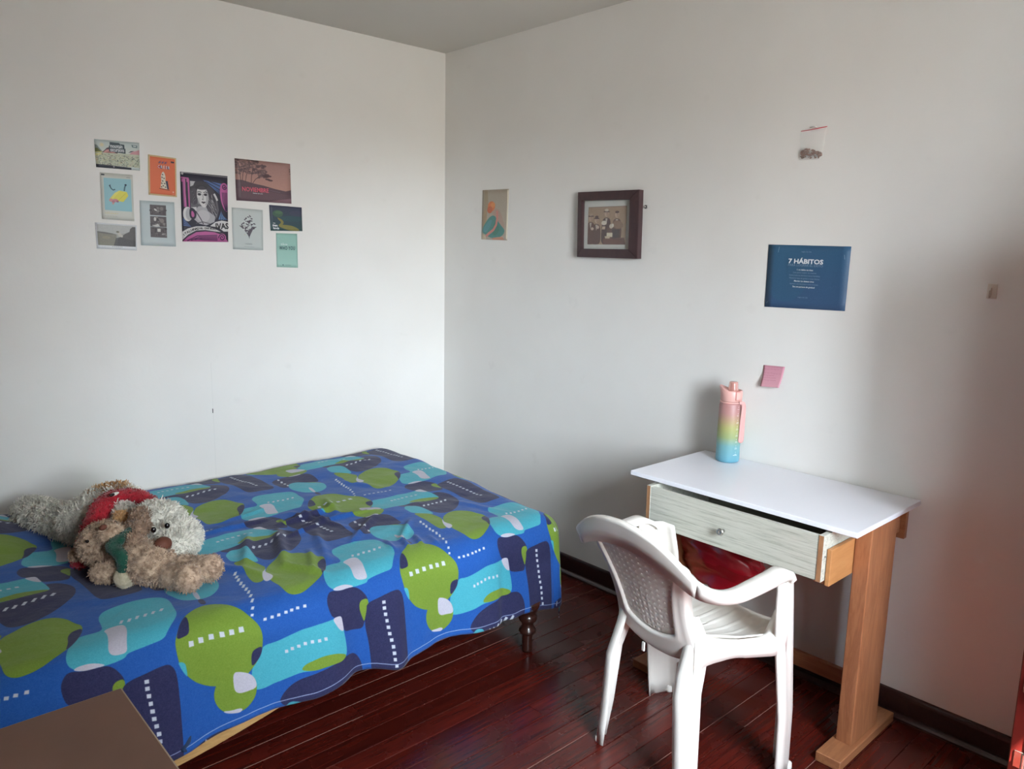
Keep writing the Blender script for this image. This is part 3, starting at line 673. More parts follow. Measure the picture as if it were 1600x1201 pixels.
# runner boards that carry the drawer
W(boxo('drawer_runner', (-.480, -.16, -2.436, -2.4225, .574, .684), M_CLEAT, desk, bev=.0015), desk)
W(boxo('drawer_runner', (-.480, -.16, -1.7955, -1.784, .574, .684), M_CLEAT, desk, bev=.0015), desk)
W(boxo('runner_lip', (-.47, -.16, -2.422, -2.385, .572, .584), M_PINEH, desk, bev=.0015), desk)
# drawer: front panel held between two side panels whose raw front edges show
dr = boxo('drawer', (-.500, -.486, -2.405, -1.812, .590, .724), M_WW, desk, bev=.0008); W(dr, desk)
for y0, y1 in ((-2.4205, -2.4055), (-1.8115, -1.7965)):
    bm = bmesh.new(); box(bm, -.502, -.13, y0, y1, .588, .727, bev=.0006)
    for f in bm.faces:
        if abs(f.normal.x) > .9: f.material_index = 1
    obj('side_panel', bm, [M_WW, M_CHIP], dr)
boxo('drawer_bottom', (-.486, -.13, -2.405, -1.812, .590, .596), M_WW, dr)
boxo('drawer_back', (-.144, -.13, -2.405, -1.812, .596, .715), M_WW, dr)
kn = grid('knob', [[(-.500-z, -2.098+r*math.cos(2*math.pi*i/28), .650+r*math.sin(2*math.pi*i/28)) for i in range(28)] for r, z in
     [(0, -.001), (.0065, -.001), (.0058, .009), (.0070, .0125), (.0118, .0165), (.0124, .0190), (.0112, .0215), (.0088, .0222), (.0004, .0205)]], M_STEEL, dr, close_u=True)
bm = bmesh.new()
for zc, yc in ((.662, -2.4209), (.648, -2.4209)):
    r = bmesh.ops.create_cone(bm, cap_ends=True, segments=10, radius1=.0028, radius2=.0028, depth=.0015)
    for v in r['verts']: v.co = Vector((v.co.x-.486, yc-v.co.z, zc+v.co.y))
    break
obj('screw', bm, mat('dark_screw', rgb(40, 36, 34), .5), dr)

# red plastic bag hanging behind the drawer
def bag():
    rows = []; n, mrows = 40, 26; r = random.Random(3)
    for j in range(mrows+1):
        v = j/mrows; z = .582-.25*v
        wy = .075+.085*min(1, v*2.2)-.05*max(0, v-.72)/.28*.9; wx = .030+.055*math.sin(min(1, v*1.25)*math.pi*.8)
        cy = -1.895-.03*v; row = []
        for i in range(n):
            t = 2*math.pi*i/n
            p = Vector((math.cos(t)*3, math.sin(t)*3, v*5))
            k = 1+.20*noise.noise(p*.8)+.12*noise.noise(p*2.1+Vector((5, 1, 2)))+.05*noise.noise(p*5)
            row.append((-.205+wx*math.cos(t)*k, cy+wy*math.sin(t)*k, z+.012*noise.noise(p)))
        rows.append(row)
    e = rows[-1]; c = (sum(p[0] for p in e)/n, sum(p[1] for p in e)/n, e[0][2]-.01); rows.append([c]*n)
    o = grid('plastic_bag', rows, mat('red_plastic', rgb(176, 16, 36), .28, trans=.25, spec=.6, bump=.3, bscale=30), close_u=True)
    return tag(o, 'crumpled red plastic bag hanging under the desk behind the drawer', 'bag')
bag()

# ------------------------------------------------------------------ water bottle
BX, BY = -.078, -1.838
def bottle():
    t = thing('water_bottle', 'tall gradient pink, yellow and blue plastic water bottle standing on the desk', 'bottle', (BX, BY, .75), math.radians(0))
    m, nt, b = new_mat('frosted_gradient'); L = nt.links.new
    tc = nt.nodes.new('ShaderNodeTexCoord'); s = nt.nodes.new('ShaderNodeSeparateXYZ'); mr = nt.nodes.new('ShaderNodeMapRange'); mr.inputs[2].default_value = .25
    cr = nt.nodes.new('ShaderNodeValToRGB'); e = cr.color_ramp.elements
    e[0].position = .0; e[0].color = rgb(98, 158, 180); e[1].position = 1.0; e[1].color = rgb(176, 126, 126)
    for p_, c_ in ((.25, rgb(112, 162, 168)), (.38, rgb(146, 160, 112)), (.52, rgb(164, 164, 104)), (.62, rgb(172, 150, 116)), (.74, rgb(176, 132, 128))):
        a = e.new(p_); a.color = c_
    L(tc.outputs['Object'], s.inputs[0]); L(s.outputs[2], mr.inputs[0]); L(mr.outputs[0], cr.inputs[0]); L(cr.outputs[0], b.inputs['Base Color'])
    b.inputs['Roughness'].default_value = .42; b.inputs['Subsurface Weight'].default_value = .25; b.inputs['Subsurface Radius'].default_value = (.03, .03, .03); b.inputs['Subsurface Scale'].default_value = .5
    lathe('body', [(.0, 0), (.036, 0), (.0415, .003), (.0430, .010), (.0430, .03), (.0425, .05), (.0430, .07), (.0428, .12), (.0420, .170), (.0408, .214), (.038, .222), (.034, .224), (.034, .229)], m, t, 40)
    pk = mat('pink_plastic', rgb(222, 172, 164), .4, sss=.1); pkt = mat('clear_pink_plastic', rgb(214, 156, 146), .15, trans=.3); pk2 = mat('pink_groove', rgb(190, 120, 116), .5)
    lathe('neck_ring', [(.034, .222), (.0395, .222), (.0405, .2245), (.0395, .227), (.034, .227)], pk, t, 36)
    # lid: drum whose top rises to a spout lip on the left
    n = 40; rows = []
    def lidtop(tn): return .268+.016*max(0, math.cos(tn-math.radians(118)))**2
    for k, (rr, zf) in enumerate(((.0365, 0), (.0385, .04), (.0395, .5), (.0392, .9), (.0375, 1.0), (.034, 1.0), (.031, .80), (.0, .70))):
        rows.append([(rr*math.cos(a)*(1+(.10*max(0, math.cos(a-math.radians(118)))**3 if zf > .6 and rr > .03 else 0)), rr*math.sin(a)*(1+(.16*max(0, math.cos(a-math.radians(118)))**3 if zf > .6 and rr > .03 else 0)),
                      .2285+(lidtop(a)-.2285)*zf) for a in (-2*math.pi*i/n for i in range(n))])
    grid('lid', rows, pk, t, close_u=True)
    lathe('mouthpiece', [(.019, .258), (.018, .272), (.0165, .290), (.0155, .2975), (.013, .2995), (.0, .2995)], pkt, t, 28, (.0, -.006, 0))
    # latch on the front right of the lid
    an = math.radians(-112); c = Vector((math.cos(an), math.sin(an), 0)); q = Vector((-c.y, c.x, 0))
    bm = bmesh.new(); box(bm, -.0085, .0085, .036, .0425, .236, .266, bev=.002, seg=2)
    for v in bm.verts: v.co = q*v.co.x + c*v.co.y + Vector((0, 0, v.co.z))
    l = obj('latch', bm, pk, t)
    bm = bmesh.new(); box(bm, -.0105, .0105, .0345, .0400, .234, .268, bev=.002)
    for v in bm.verts: v.co = q*v.co.x + c*v.co.y + Vector((0, 0, v.co.z))
    obj('latch_recess', bm, pk2, l)
    # carrying strap: hangs from the neck ring on the right
    an = math.radians(-90)
    px, py = .040*math.cos(an)-.002, .040*math.sin(an)
    strap = mat('pink_strap', rgb(206, 158, 154), .6)
    tube('strap', smoothpath([(.008, -.0395, .2245), (-.002, -.050, .222), (-.004, -.054, .205), (-.003, -.050, .16), (-.002, -.048, .11), (-.003, -.048, .085), (.003, -.053, .085), (.005, -.0535, .11), (.005, -.0535, .16), (.004, -.054, .205), (.0, -.053, .222), (-.004, -.049, .226), (-.012, -.042, .2255)], 5), .002, strap, t, flat=(.006, .0012), up=(-.6, -.8, .0))
    # white measuring marks printed down the side
    wt = mat('white_print', rgb(240, 244, 244), .5)
    bm = bmesh.new(); base = math.radians(-108)
    def patch(a0, a1, z0, z1):
        R_ = .0437
        vs_ = [bm.verts.new((R_*math.cos(a), R_*math.sin(a), z)) for a, z in ((a0, z0), (a1, z0), (a1, z1), (a0, z1))]
        bm.faces.new(vs_)
    d = math.radians
    for z in (.202, .178, .154, .130, .106, .082, .058, .034):
        patch(base-d(7), base+d(4), z, z+.0008)
        patch(base-d(2), base-d(1), z+.006, z+.010)
        if z < .16: patch(base-d(8), base+d(6), z-.0035, z-.0026)
    patch(base-d(14), base+d(8), .030, .0315)
    obj('printed_marks', bm, wt, t)
bottle()

# ------------------------------------------------------------------ white plastic armchair
M_CH = mat('white_plastic', rgb(224, 219, 212), .33, spec=.5, sss=.06)
chair = thing('armchair', 'white plastic armchair with perforated back, pulled up to the desk', 'chair', (-.695, -2.12, 0), math.radians(-8))
def lerp(a, b, t): return a+(b-a)*t
def curve(tab, x):
    if x <= tab[0][0]: return tab[0][1]
    for (x0, y0), (x1, y1) in zip(tab, tab[1:]):
        if x <= x1:
            t = (x-x0)/(x1-x0); t = t*t*(3-2*t) if False else t
            return lerp(y0, y1, t)
    return tab[-1][1]
# sweep of top rail and arms; station: point, outward dir, up dir, width, outer skirt, inner skirt
ST = [((-.284, 0, .783), (-1, 0, 0), (0, 0, 1), .022, .078, .018), ((-.283, .06, .778), (-1, .12, 0), (0, 0, 1), .022, .078, .018), ((-.277, .12, .764), (-.97, .3, 0), (0, 0, 1), .022, .078, .018),
      ((-.265, .175, .734), (-.9, .5, 0), (0, 0, 1), .022, .068, .018), ((-.248, .218, .699), (-.75, .7, 0), (0, 0, 1), .024, .054, .018), ((-.222, .248, .674), (-.5, .87, 0), (0, 0, 1), .027, .040, .018),
      ((-.185, .266, .660), (-.2, .98, 0), (0, 0, 1), .033, .030, .016), ((-.135, .273, .656), (0, 1, 0), (0, 0, 1), .041, .024, .014), ((-.07, .274, .661), (0, 1, 0), (0, 0, 1), .048, .022, .012),
      ((0, .272, .667), (0, 1, 0), (0, 0, 1), .05, .022, .012), ((.045, .270, .671), (0, 1, 0), (.1, 0, 1), .052, .022, .012), ((.078, .266, .660), (0, 1, 0), (.45, 0, .9), .046, .022, .012),
      ((.104, .260, .642), (0, 1, 0), (.85, 0, .5), .036, .024, .012), ((.113, .260, .628), (0, 1, 0), (1, 0, .3), .032, .024, .012)]
def refine(st, n=3):
    out = []
    for i in range(len(st)-1):
        for k in range(n):
            t = k/n; seg = []
            for j in range(6):
                a0, a1, a2, a3 = (st[max(i-1, 0)][j], st[i][j], st[i+1][j], st[min(i+2, len(st)-1)][j])
                f = lambda p0, p1, p2, p3: .5*((2*p1)+(-p0+p2)*t+(2*p0-5*p1+4*p2-p3)*t*t+(-p0+3*p1-3*p2+p3)*t**3)
                seg.append(tuple(f(*q) for q in zip(a0, a1, a2, a3)) if isinstance(a0, tuple) else f(a0, a1, a2, a3))
            out.append(tuple(seg))
    out.append(st[-1]); return out
def rail_rows(st, mirror=False):
    rows = []
    for P, N, U, w, do, di in st:
        P, N, U = Vector(P), Vector(N).normalized(), Vector(U).normalized(); q = max(0, min(1, -N.x*1.3))
        r = [P-N*(w/2+.001)-U*di, P-N*w/2-U*.005, P-N*(w/2-.005), P, P+N*(w/2-.004), P+N*w/2-U*.003, P+N*(w/2-.001*q)-U*.009, P+N*(w/2-.010*q)-U*do*.5, P+N*(w/2-.024*q)-U*do]
        if mirror: r = [Vector((p.x, -p.y, p.z)) for p in r]
        else:
            dz = .018*max(0, min(1, (P.x+.24)/.10)); r = [Vector((p.x, p.y, p.z-dz)) for p in r]
        rows.append(r)
    return rows
st = refine(ST)
half = [i for i, s in enumerate(st) if s[0][1] < .235]; hs = half[-1]
left = rail_rows(st[:hs+1]); right = rail_rows(st[:hs+1], True)
grid('top_rail', [list(r) for r in left[::-1]]+[list(r) for r in right[1:]], M_CH, chair, solid=.004, off=0)
for mir in (False, True):
    rows = rail_rows(st[hs:], mir)
    if mir: rows = rows[::-1]
    grid('armrest', rows, M_CH, chair, solid=.004, off=0)
# back shell
def bx_(y, z):   # x of the shell surface
    t = (z-.38)/.36
    return -.128-.150*t+.012*math.sin(math.pi*min(1, max(0, t)))-.004 + .75*y*y
inner = [(0, .706), (.08, .704), (.128, .696), (.144, .687), (.145, .670), (.136, .635), (.124, .595), (.112, .55), (.104, .50), (.100, .466), (.092, .449), (.074, .440), (.04, .430), (0, .426)]
outer = [(0, .724), (.10, .716), (.158, .700), (.180, .688), (.182, .670), (.173, .643), (.161, .60), (.151, .55), (.148, .50), (.152, .45), (.158, .405), (.125, .380), (.065, .364), (0, .360)]
CY = .014
def res(P, n):   # resample per segment smoothly
    return [(p.x, p.y) for p in smoothpath([(a, b, 0) for a, b in P], n)]
inn, out_ = res(inner, 3), res(outer, 3)
def loop(h): return h+[(-a, b) for a, b in h[::-1][1:-1]]
I_, O_ = loop(inn), loop(out_)
rows = []
for k, (t, d) in enumerate(((0, .010), (0, .004), (.05, -.001), (.12, -.003), (.25, .000), (.6, .001), (.92, .001), (1.0, .004), (1.02, .010), (1.04, .028))):
    r = []
    for (a, b), (c, d2) in zip(I_, O_):
        y, z = lerp(a, c, t), lerp(b, d2, t); r.append((bx_(y, z)+d, y+CY, z))
    rows.append(r)
grid('back_frame', rows, M_CH, chair, close_u=True, solid=.003)
# perforated panel
def yp(z):
    tab = sorted((b, a) for a, b in inn if .445 < b < .6985); return curve(tab, z)
bm = bmesh.new(); NR, NC = 15, 11
zs = [lerp(.432, .704, j/NR) for j in range(NR+1)]
def pt(j, s):
    z = zs[j]; y = s*(yp(min(max(z, .455), .688))+.002)
    zz = z + (.014*s*s if j <= 1 else 0) - (.006*s*s if j >= NR-1 else 0)
    return (y, zz)
def P3(y, z): return (bx_(y, z)+.008, y+CY, z)
for j in range(NR):
    for i in range(NC):
        s0, s1 = -1+2*i/NC, -1+2*(i+1)/NC
        c = [pt(j, s0), pt(j, s1), pt(j+1, s1), pt(j+1, s0)]
        V = [bm.verts.new(P3(*q)) for q in c]
        cy, cz = sum(q[0] for q in c)/4, sum(q[1] for q in c)/4
        if 0 < j < NR-1 or i in (3, 4, 5, 6, 7):
            h = .0023; H = [bm.verts.new(P3(cy+a, cz+b)) for a, b in ((-h*.2, -h*1.2), (h*1.3, -h*.1), (h*.2, h*1.2), (-h*1.3, h*.1))]
            for a in range(4): bm.faces.new((V[a], V[(a+1) % 4], H[(a+1) % 4], H[a]))
        else: bm.faces.new(V)
bmesh.ops.remove_doubles(bm, verts=bm.verts, dist=1e-5)
pn = obj('back_panel', bm, M_CH, chair, smooth=True); s = pn.modifiers.new('s', 'SOLIDIFY'); s.thickness = .0025; s.offset = 0
# seat
NX, NY = 64, 88; rows = []
for j in range(NX+1):
    v = j/NX; x = lerp(.222, -.150, v); r = []
    for i in range(NY+1):
        u = -1+2*i/NY; hw = curve([(-.15, .122), (-.11, .132), (-.07, .166), (-.02, .206), (.05, .234), (.14, .236), (.18, .222), (.222, .180)], x); y = u*hw
        z = .435-.020*math.sin(min(1, v*1.05)*math.pi)**.8*(1-u*u) - .028*max(0, (.10-v)/.10)**2 + .028*abs(u)**5
        if v > .9: z += .03*((v-.9)/.1)**2
        rib = 0
        for q in range(-4, 5): rib += math.exp(-((u-q*.19)/.012)**2)
        z += .0035*rib*max(0, min(1, (v-.10)/.05))*max(0, min(1, (.97-v)/.05))
        r.append((x, y, z))
    rows.append(r)
def seatskip(j, i):
    u = -1+2*(i+.5)/NY; v = (j+.5)/NX
    return .52 < v < .86 and any(abs(u-q) < .012 for q in (-.095-.0, -.285, .095, .285, .475, -.475)[:0]) or (.50 < v < .84 and any(abs(u-q) < .0125 for q in (.213, .023, -.167)))
grid('seat', rows, M_CH, chair, solid=.004, off=1, skip=seatskip)
# side aprons
def apron(sgn):
    rows = []
    for x in np.linspace(-.130, .100, 30):
        zb = .415 if x > -.02 else .415-.13*((-.02-x)/.13)**2.2
        zt = curve([(-.15, .462), (-.13, .458), (-.10, .454), (-.05, .452), (.03, .458), (.06, .472), (.08, .50), (.10, .54)], x)
        yo = curve([(-.15, .155 if sgn > 0 else .135), (-.10, .166 if sgn > 0 else .148), (-.07, .192 if sgn > 0 else .186), (-.02, .228), (.05, .262), (.115, .268)], x); yi = yo-.028
        r = [(x, sgn*(yi-.012), zt-.020), (x, sgn*yi, zt-.004), (x, sgn*(yi+.008), zt), (x, sgn*(yo-.005), zt-.002), (x, sgn*yo, zt-.008), (x, sgn*(yo+.002), lerp(zt, zb, .5)), (x, sgn*yo, zb)]
        rows.append(r)
    if sgn < 0: rows = rows[::-1]
    grid('side_apron', rows, M_CH, chair, solid=.004, off=-1)
apron(1); apron(-1)
bm = bmesh.new()
rowsf = []
for y in np.linspace(-.185, .185, 20):
    rowsf.append([(.215, y, .412), (.224, y, .402), (.223, y, .375-.012*math.cos(y*13))])
grid('front_apron', rowsf, M_CH, chair, solid=.004)
# legs
def interp(tab, z):
    tab = sorted(tab); cols = list(zip(*tab))
    return [curve(list(zip(cols[0], c)), z) for c in cols[1:]]
def leg(kind, sgn, foot):
    rows = []
    if kind == 'rear':   # z, rear x, outer y, flange width
        ys = (.167, .166, .166, .170) if sgn > 0 else (.140, .148, .163, .184)
        tab = [(0, foot[0], foot[1], .050), (.12, -.196, ys[3], .062), (.30, -.186, ys[2], .074), (.36, -.160, ys[1], .079), (.42, -.137, ys[1], .060), (.47, -.129, ys[0], .044), (.52, -.138, ys[0]-.006, .024)]
        for z in [0, .06, .12, .18, .24, .30, .35, .40, .43, .46, .49, .52]:
            x, y, w = interp(tab, z); g = .010 if z < .46 else .004
            r = [(x+.004, y-.042), (x, y-.030), (x, y-.014), (x+.006, y-.010), (x+w*.40, y-.010), (x+w*.52, y-.010+g), (x+w*.60, y), (x+w*.92, y), (x+w, y-.004)]
            rows.append([(a, sgn*b, z) for a, b in r])
    else:
        tab = [(0, foot[0], foot[1], .082), (.2, foot[0]-.016, foot[1]+.006, .086), (.45, .062, foot[1]+.006, .100), (.55, .050, .270, .098), (.63, .044, .275, .086)]
        for z in [0, .05, .10, .15, .2, .26, .32, .38, .42, .46, .50, .54, .58, .61, .63]:
            x, y, w = interp(tab, z)
            r = [(x-.003, y-.008), (x, y), (x+w*.30, y+.001), (x+w*.36, y-.004), (x+w*.65, y-.010), (x+w*.92, y-.018), (x+w, y-.026), (x+w+.001, y-.050), (x+w, y-.075)]
            if z > .6: r = [(a, b) for a, b in r]
            rows.append([(a, sgn*b, z) for a, b in r])
    if sgn < 0: rows = rows[::-1]
    o = grid('leg', rows, M_CH, chair, solid=.0035, off=0)
    gx, gy = (foot[0]+.010, foot[1]-.014) if kind == 'rear' else (foot[0]+.078, foot[1]-.020)
    lathe('foot_glide', [(0, 0), (.011, 0), (.012, .003), (.011, .018), (.007, .022), (0, .022)], M_CH, o, 14, (gx, sgn*gy, 0))
leg('rear', 1, (-.203, .178)); leg('rear', -1, (-.206, .204))
leg('front', 1, (.120, .262)); leg('front', -1, (.120, .262))
# short stub tabs below the rear edge of the seat
for y in (.05, -.09): boxo('stacking_tab', (-.136, -.130, y-.005, y+.005, .338, .366), M_CH, chair, bev=.001)
# ------------------------------------------------------------------ papers on the walls
M_BACKP = mat('paper_edge', rgb(225, 225, 220), .7)
def paper(name, label, cat, corners, img, wall='left', lift=(0, 0, 0, 0), thick=.0006, rough=.5, group=None, wave=.0004, seed=0, coat=0.0):
    """corners TL TR BR BL as (along wall, height); lift = distance of each corner from the wall"""
    N = 10; rows = []
    r = random.Random(seed+len(name)+int(corners[0][1]*1000)); ph = r.random()*6
    for j in range(N+1):
        v = j/N; row = []
        for i in range(N+1):
            u = i/N
            a = lerp(lerp(corners[0][0], corners[1][0], u), lerp(corners[3][0], corners[2][0], u), v)
            z = lerp(lerp(corners[0][1], corners[1][1], u), lerp(corners[3][1], corners[2][1], u), v)
            d = lerp(lerp(lift[0], lift[1], u), lerp(lift[3], lift[2], u), v**2)+.0016+wave*(1+math.sin(u*7+ph)*math.cos(v*5+ph))
            row.append((a, -d, z) if wall == 'left' else (-d, a, z))
        rows.append(row)
    m = img_mat(name+'_print', img, rough, spec=.35, coat=coat)
    o = grid(name, [list(q) for q in rows], [m, M_BACKP], None, uv=lambda j, i: (i/N, 1-j/N), smooth=True)
    s = o.modifiers.new('s', 'SOLIDIFY'); s.thickness = thick; s.offset = 0; s.material_offset_rim = 1; s.material_offset = 0
    tag(o, label, cat, group or ('paper collage on the left wall' if wall == 'left' else None))
    return o
def on(o, corners, u, v, wall='left', d=.0046):
    a = lerp(lerp(corners[0][0], corners[1][0], u), lerp(corners[3][0], corners[2][0], u), v)
    z = lerp(lerp(corners[0][1], corners[1][1], u), lerp(corners[3][1], corners[2][1], u), v)
    return (a, -d, z) if wall == 'left' else (-d, a, z)
def lettering(o, corners, s, u, v, size, m, wall='left', width=None, bold=0.0, align='CENTER', spacing=1.0, rot=0.0):
    # built from letter outlines, lying on the sheet
    c = corners; r = Vector((c[1][0]-c[0][0], 0, c[1][1]-c[0][1])) if wall == 'left' else Vector((0, c[1][0]-c[0][0], c[1][1]-c[0][1]))
    r.normalize(); n = Vector((0, -1, 0)) if wall == 'left' else Vector((-1, 0, 0)); up = n.cross(r)
    if up.z < 0: up = -up
    if rot: q = Matrix.Rotation(rot, 3, n); r = q @ r; up = q @ up
    return text_mesh('lettering', s, size, m, o, on(o, c, u, v, wall), r, up, align=align, bold=bold, spacing=spacing, width=width)
INK = mat('dark_ink', rgb(40, 44, 48), .7); WINK = mat('white_ink', rgb(226, 230, 234), .6); PINK_INK = mat('pink_ink', rgb(214, 96, 116), .6)
GINK = mat('grey_blue_ink', rgb(128, 150, 172), .6); TEALI = mat('dark_teal_ink', rgb(36, 66, 80), .7); BLKI = mat('black_ink', rgb(30, 28, 32), .6); REDI = mat('faded_pen_ink', rgb(150, 92, 108), .8)
YINK = mat('pale_yellow_ink', rgb(226, 222, 176), .7)

# 1 village map print
c = Cv(480, 312, (196, 208, 206)); rr = random.Random(5)
c.grad((188, 202, 202), (206, 214, 206), 0, .45); c.ell(.155, .18, .035, .055, (222, 204, 150)); c.ell(.155, .18, .06, .09, (214, 210, 190), .5)
c.poly([(0, .18), (.05, .2), (.13, .36), (.18, .46), (0, .46)], (126, 140, 138)); c.poly([(0, .32), (.06, .3), (.15, .45), (0, .5)], (104, 108, 62)); c.poly([(0, .44), (.16, .42), (.13, .5), (0, .5)], (196, 190, 120))
c.poly([(.15, .44), (.2, .38), (.26, .28), (.32, .24), (.5, .36), (.5, .46)], (92, 76, 84)); c.poly([(.17, .46), (.25, .34), (.34, .32), (.46, .44)], (206, 150, 146)); c.poly([(.2, .47), (.3, .4), (.45, .47)], (164, 110, 108))
c.poly([(.75, .46), (.84, .34), (.9, .32), (1, .26), (1, .46)], (206, 152, 158)); c.poly([(.74, .4), (.8, .33), (.88, .31), (.82, .36)], (84, 76, 84))
c.poly([(.0, .46), (1, .44), (1, .9), (0, .9)], (190, 196, 172)); c.poly([(0, .5), (.14, .48), (.12, .56), (0, .58)], (222, 218, 150))
for i in range(420):
    x, y = rr.random(), .5+rr.random()*.42; w_, h_ = rr.uniform(.01, .045), rr.uniform(.008, .035); a = rr.uniform(-.9, .9)
    col = rr.choice([(214, 214, 186), (224, 220, 200), (86, 96, 96), (120, 128, 118), (176, 152, 130), (188, 168, 164), (150, 160, 150), (74, 78, 84), (206, 196, 140), (160, 178, 176)])
    c.ell(x, y, w_*.6, h_*.5, col, .8, a, 6) if i % 3 else c.line([(x, y), (x+w_*math.cos(a), y+w_*math.sin(a)*1.4)], .008, (70, 74, 76))
c.poly([(0, .88), (.3, .89), (.8, .93), (.8, 1), (0, 1)], (56, 60, 70)); c.ell(.4, .94, .02, .02, (190, 190, 190))
c.poly([(.33, .06), (.55, .07), (.55, .1), (.66, .12), (.66, .25), (.68, .26), (.68, .44), (.31, .4), (.31, .2), (.33, .19)], (66, 80, 86)); c.poly([(.82, .1), (.95, .11), (.95, .2), (.84, .19)], (90, 112, 118)); c.poly([(.85, .12), (.93, .125), (.93, .17), (.86, .165)], (196, 206, 204))
C1 = [(-1.685, 1.897), (-1.523, 1.900), (-1.526, 1.793), (-1.685, 1.793)]
p = paper('village_print', 'colourful illustrated village map print, top left of the wall collage', 'print', C1, c.image('village_map'), seed=1)
lettering(p, C1, 'mountain', .475, .20, .021, WINK, width=.044, bold=.0002); lettering(p, C1, 'excursions', .49, .33, .021, WINK, width=.050, bold=.0002)

# 2 yellow cape on blue
c = Cv(330, 490, (206, 208, 200)); c.poly([(.10, .11), (.94, .10), (.94, .80), (.10, .80)], (148, 196, 206))
c.poly([(.03, .03), (.13, .03), (.13, .06), (.03, .06)], (60, 66, 76)); c.line([(.8, .07), (.92, .07)], .008, (120, 124, 124))
c.poly([(.24, .57), (.42, .42), (.56, .36), (.80, .38), (.84, .46), (.68, .60), (.52, .59), (.40, .55)], (226, 218, 92)); c.line([(.52, .58), (.76, .41)], .006, (190, 180, 70)); c.poly([(.42, .42), (.56, .36), (.60, .36), (.36, .55), (.30, .54)], (236, 230, 130), .6)
c.line([(.27, .26), (.32, .33), (.38, .36), (.44, .34)], .024, (64, 96, 110)); c.poly([(.25, .27), (.30, .24), (.30, .31)], (50, 70, 86)); c.line([(.72, .36), (.74, .28), (.78, .22)], .028, (70, 104, 116)); c.ell(.77, .23, .035, .02, (46, 62, 78))
c.ell(.31, .58, .07, .035, (214, 150, 150)); c.ell(.44, .58, .08, .035, (206, 142, 152)); c.ell(.37, .61, .05, .03, (186, 126, 140)); c.ell(.36, .65, .03, .02, (214, 160, 150)); c.ell(.50, .60, .04, .02, (160, 106, 130))
for i in range(7): c.line([(.1+i*.06, .865+.01*(i % 2)), (.14+i*.06, .85+.012*((i+1) % 2))], .014, (212, 204, 150))
for i in range(5): c.line([(.08+i*.08, .925), (.14+i*.08, .928)], .007, (170, 170, 160))
C2 = [(-1.673, 1.775), (-1.555, 1.774), (-1.560, 1.594), (-1.677, 1.598)]
paper('cape_print', 'cream bordered pale blue print with a yellow shape, below the village map', 'print', C2, c.image('yellow_on_blue'), lift=(0, 0, .004, .002), seed=2)

# 3 landscape postcard
c = Cv(420, 280, (224, 228, 232)); c.poly([(.04, .06), (.97, .05), (.97, .86), (.04, .86)], (168, 168, 162))
c.poly([(.04, .06), (.97, .05), (.97, .3), (.5, .4), (.04, .34)], (182, 184, 182)); c.poly([(.04, .34), (.3, .36), (.5, .42), (.5, .86), (.04, .86)], (138, 136, 124)); c.poly([(.04, .33), (.2, .34), (.4, .38), (.5, .42), (.3, .42), (.04, .38)], (116, 116, 112))
c.poly([(.52, .6), (.62, .48), (.72, .36), (.82, .28), (.84, .16), (.90, .08), (.97, .08), (.97, .86), (.5, .86)], (98, 96, 96)); c.poly([(.48, .56), (.6, .5), (.8, .6), (.97, .62), (.97, .86), (.42, .86)], (84, 84, 86), .8)
c.poly([(.50, .30), (.56, .27), (.60, .36), (.66, .46), (.64, .52), (.55, .48)], (196, 192, 182)); c.ell(.53, .31, .04, .03, (110, 112, 96)); c.ell(.25, .55, .1, .06, (160, 152, 128), .6); c.speck(.03, 4, 2)
for i in range(6): c.line([(.38+i*.045, .895), (.41+i*.045, .895)], .012, (90, 92, 96))
c.line([(.45, .94), (.6, .94)], .006, (160, 160, 164))
C3 = [(-1.703, 1.584), (-1.552, 1.578), (-1.556, 1.479), (-1.703, 1.484)]
paper('landscape_postcard', 'white bordered grey landscape photo card, bottom left of the wall collage', 'postcard', C3, c.image('grey_landscape'), seed=3)

# 4 orange print
c = Cv(300, 440, (222, 196, 150)); c.poly([(.06, .04), (.95, .035), (.95, .965), (.06, .96)], (222, 110, 72))
for i in range(9): c.ell(.38+i*.035, .17-.02*(i % 3), .03, .022, [(150, 90, 90), (90, 84, 130), (206, 90, 70)][i % 3])
for i, col in enumerate([(196, 72, 60), (70, 70, 110), (216, 120, 84), (184, 70, 66), (76, 64, 100)]): c.poly([(.33+i*.085, .235), (.405+i*.085, .24), (.405+i*.085, .315), (.33+i*.085, .31)], col)
c.poly([(.52, .62), (.68, .61), (.72, .82), (.52, .80)], (54, 60, 84)); c.poly([(.44, .50), (.47, .42), (.52, .38), (.57, .42), (.60, .50), (.60, .62), (.66, .82), (.42, .80), (.45, .62)], (222, 212, 194))
for q in [(.50, .46), (.48, .53), (.55, .55), (.50, .62), (.47, .68), (.57, .68), (.52, .74), (.60, .77), (.46, .77)]: c.ell(q[0], q[1], .028, .014, (74, 62, 60), 1, .5)
c.line([(.38, .815), (.74, .84)], .014, (80, 50, 46)); c.poly([(.8, .10), (.92, .10), (.92, .14), (.8, .14)], (58, 50, 64)); c.ell(.87, .88, .03, .02, (232, 180, 160)); c.line([(.82, .93), (.93, .93)], .008, (236, 170, 150))
C4 = [(-1.492, 1.859), (-1.383, 1.854), (-1.388, 1.698), (-1.499, 1.701)]
p = paper('orange_print', 'orange print with a black and white tower drawing, beside the village map', 'print', C4, c.image('orange_tower'), seed=4)
lettering(p, C4, 'C R E E R', .54, .275, .017, WINK, width=.046)

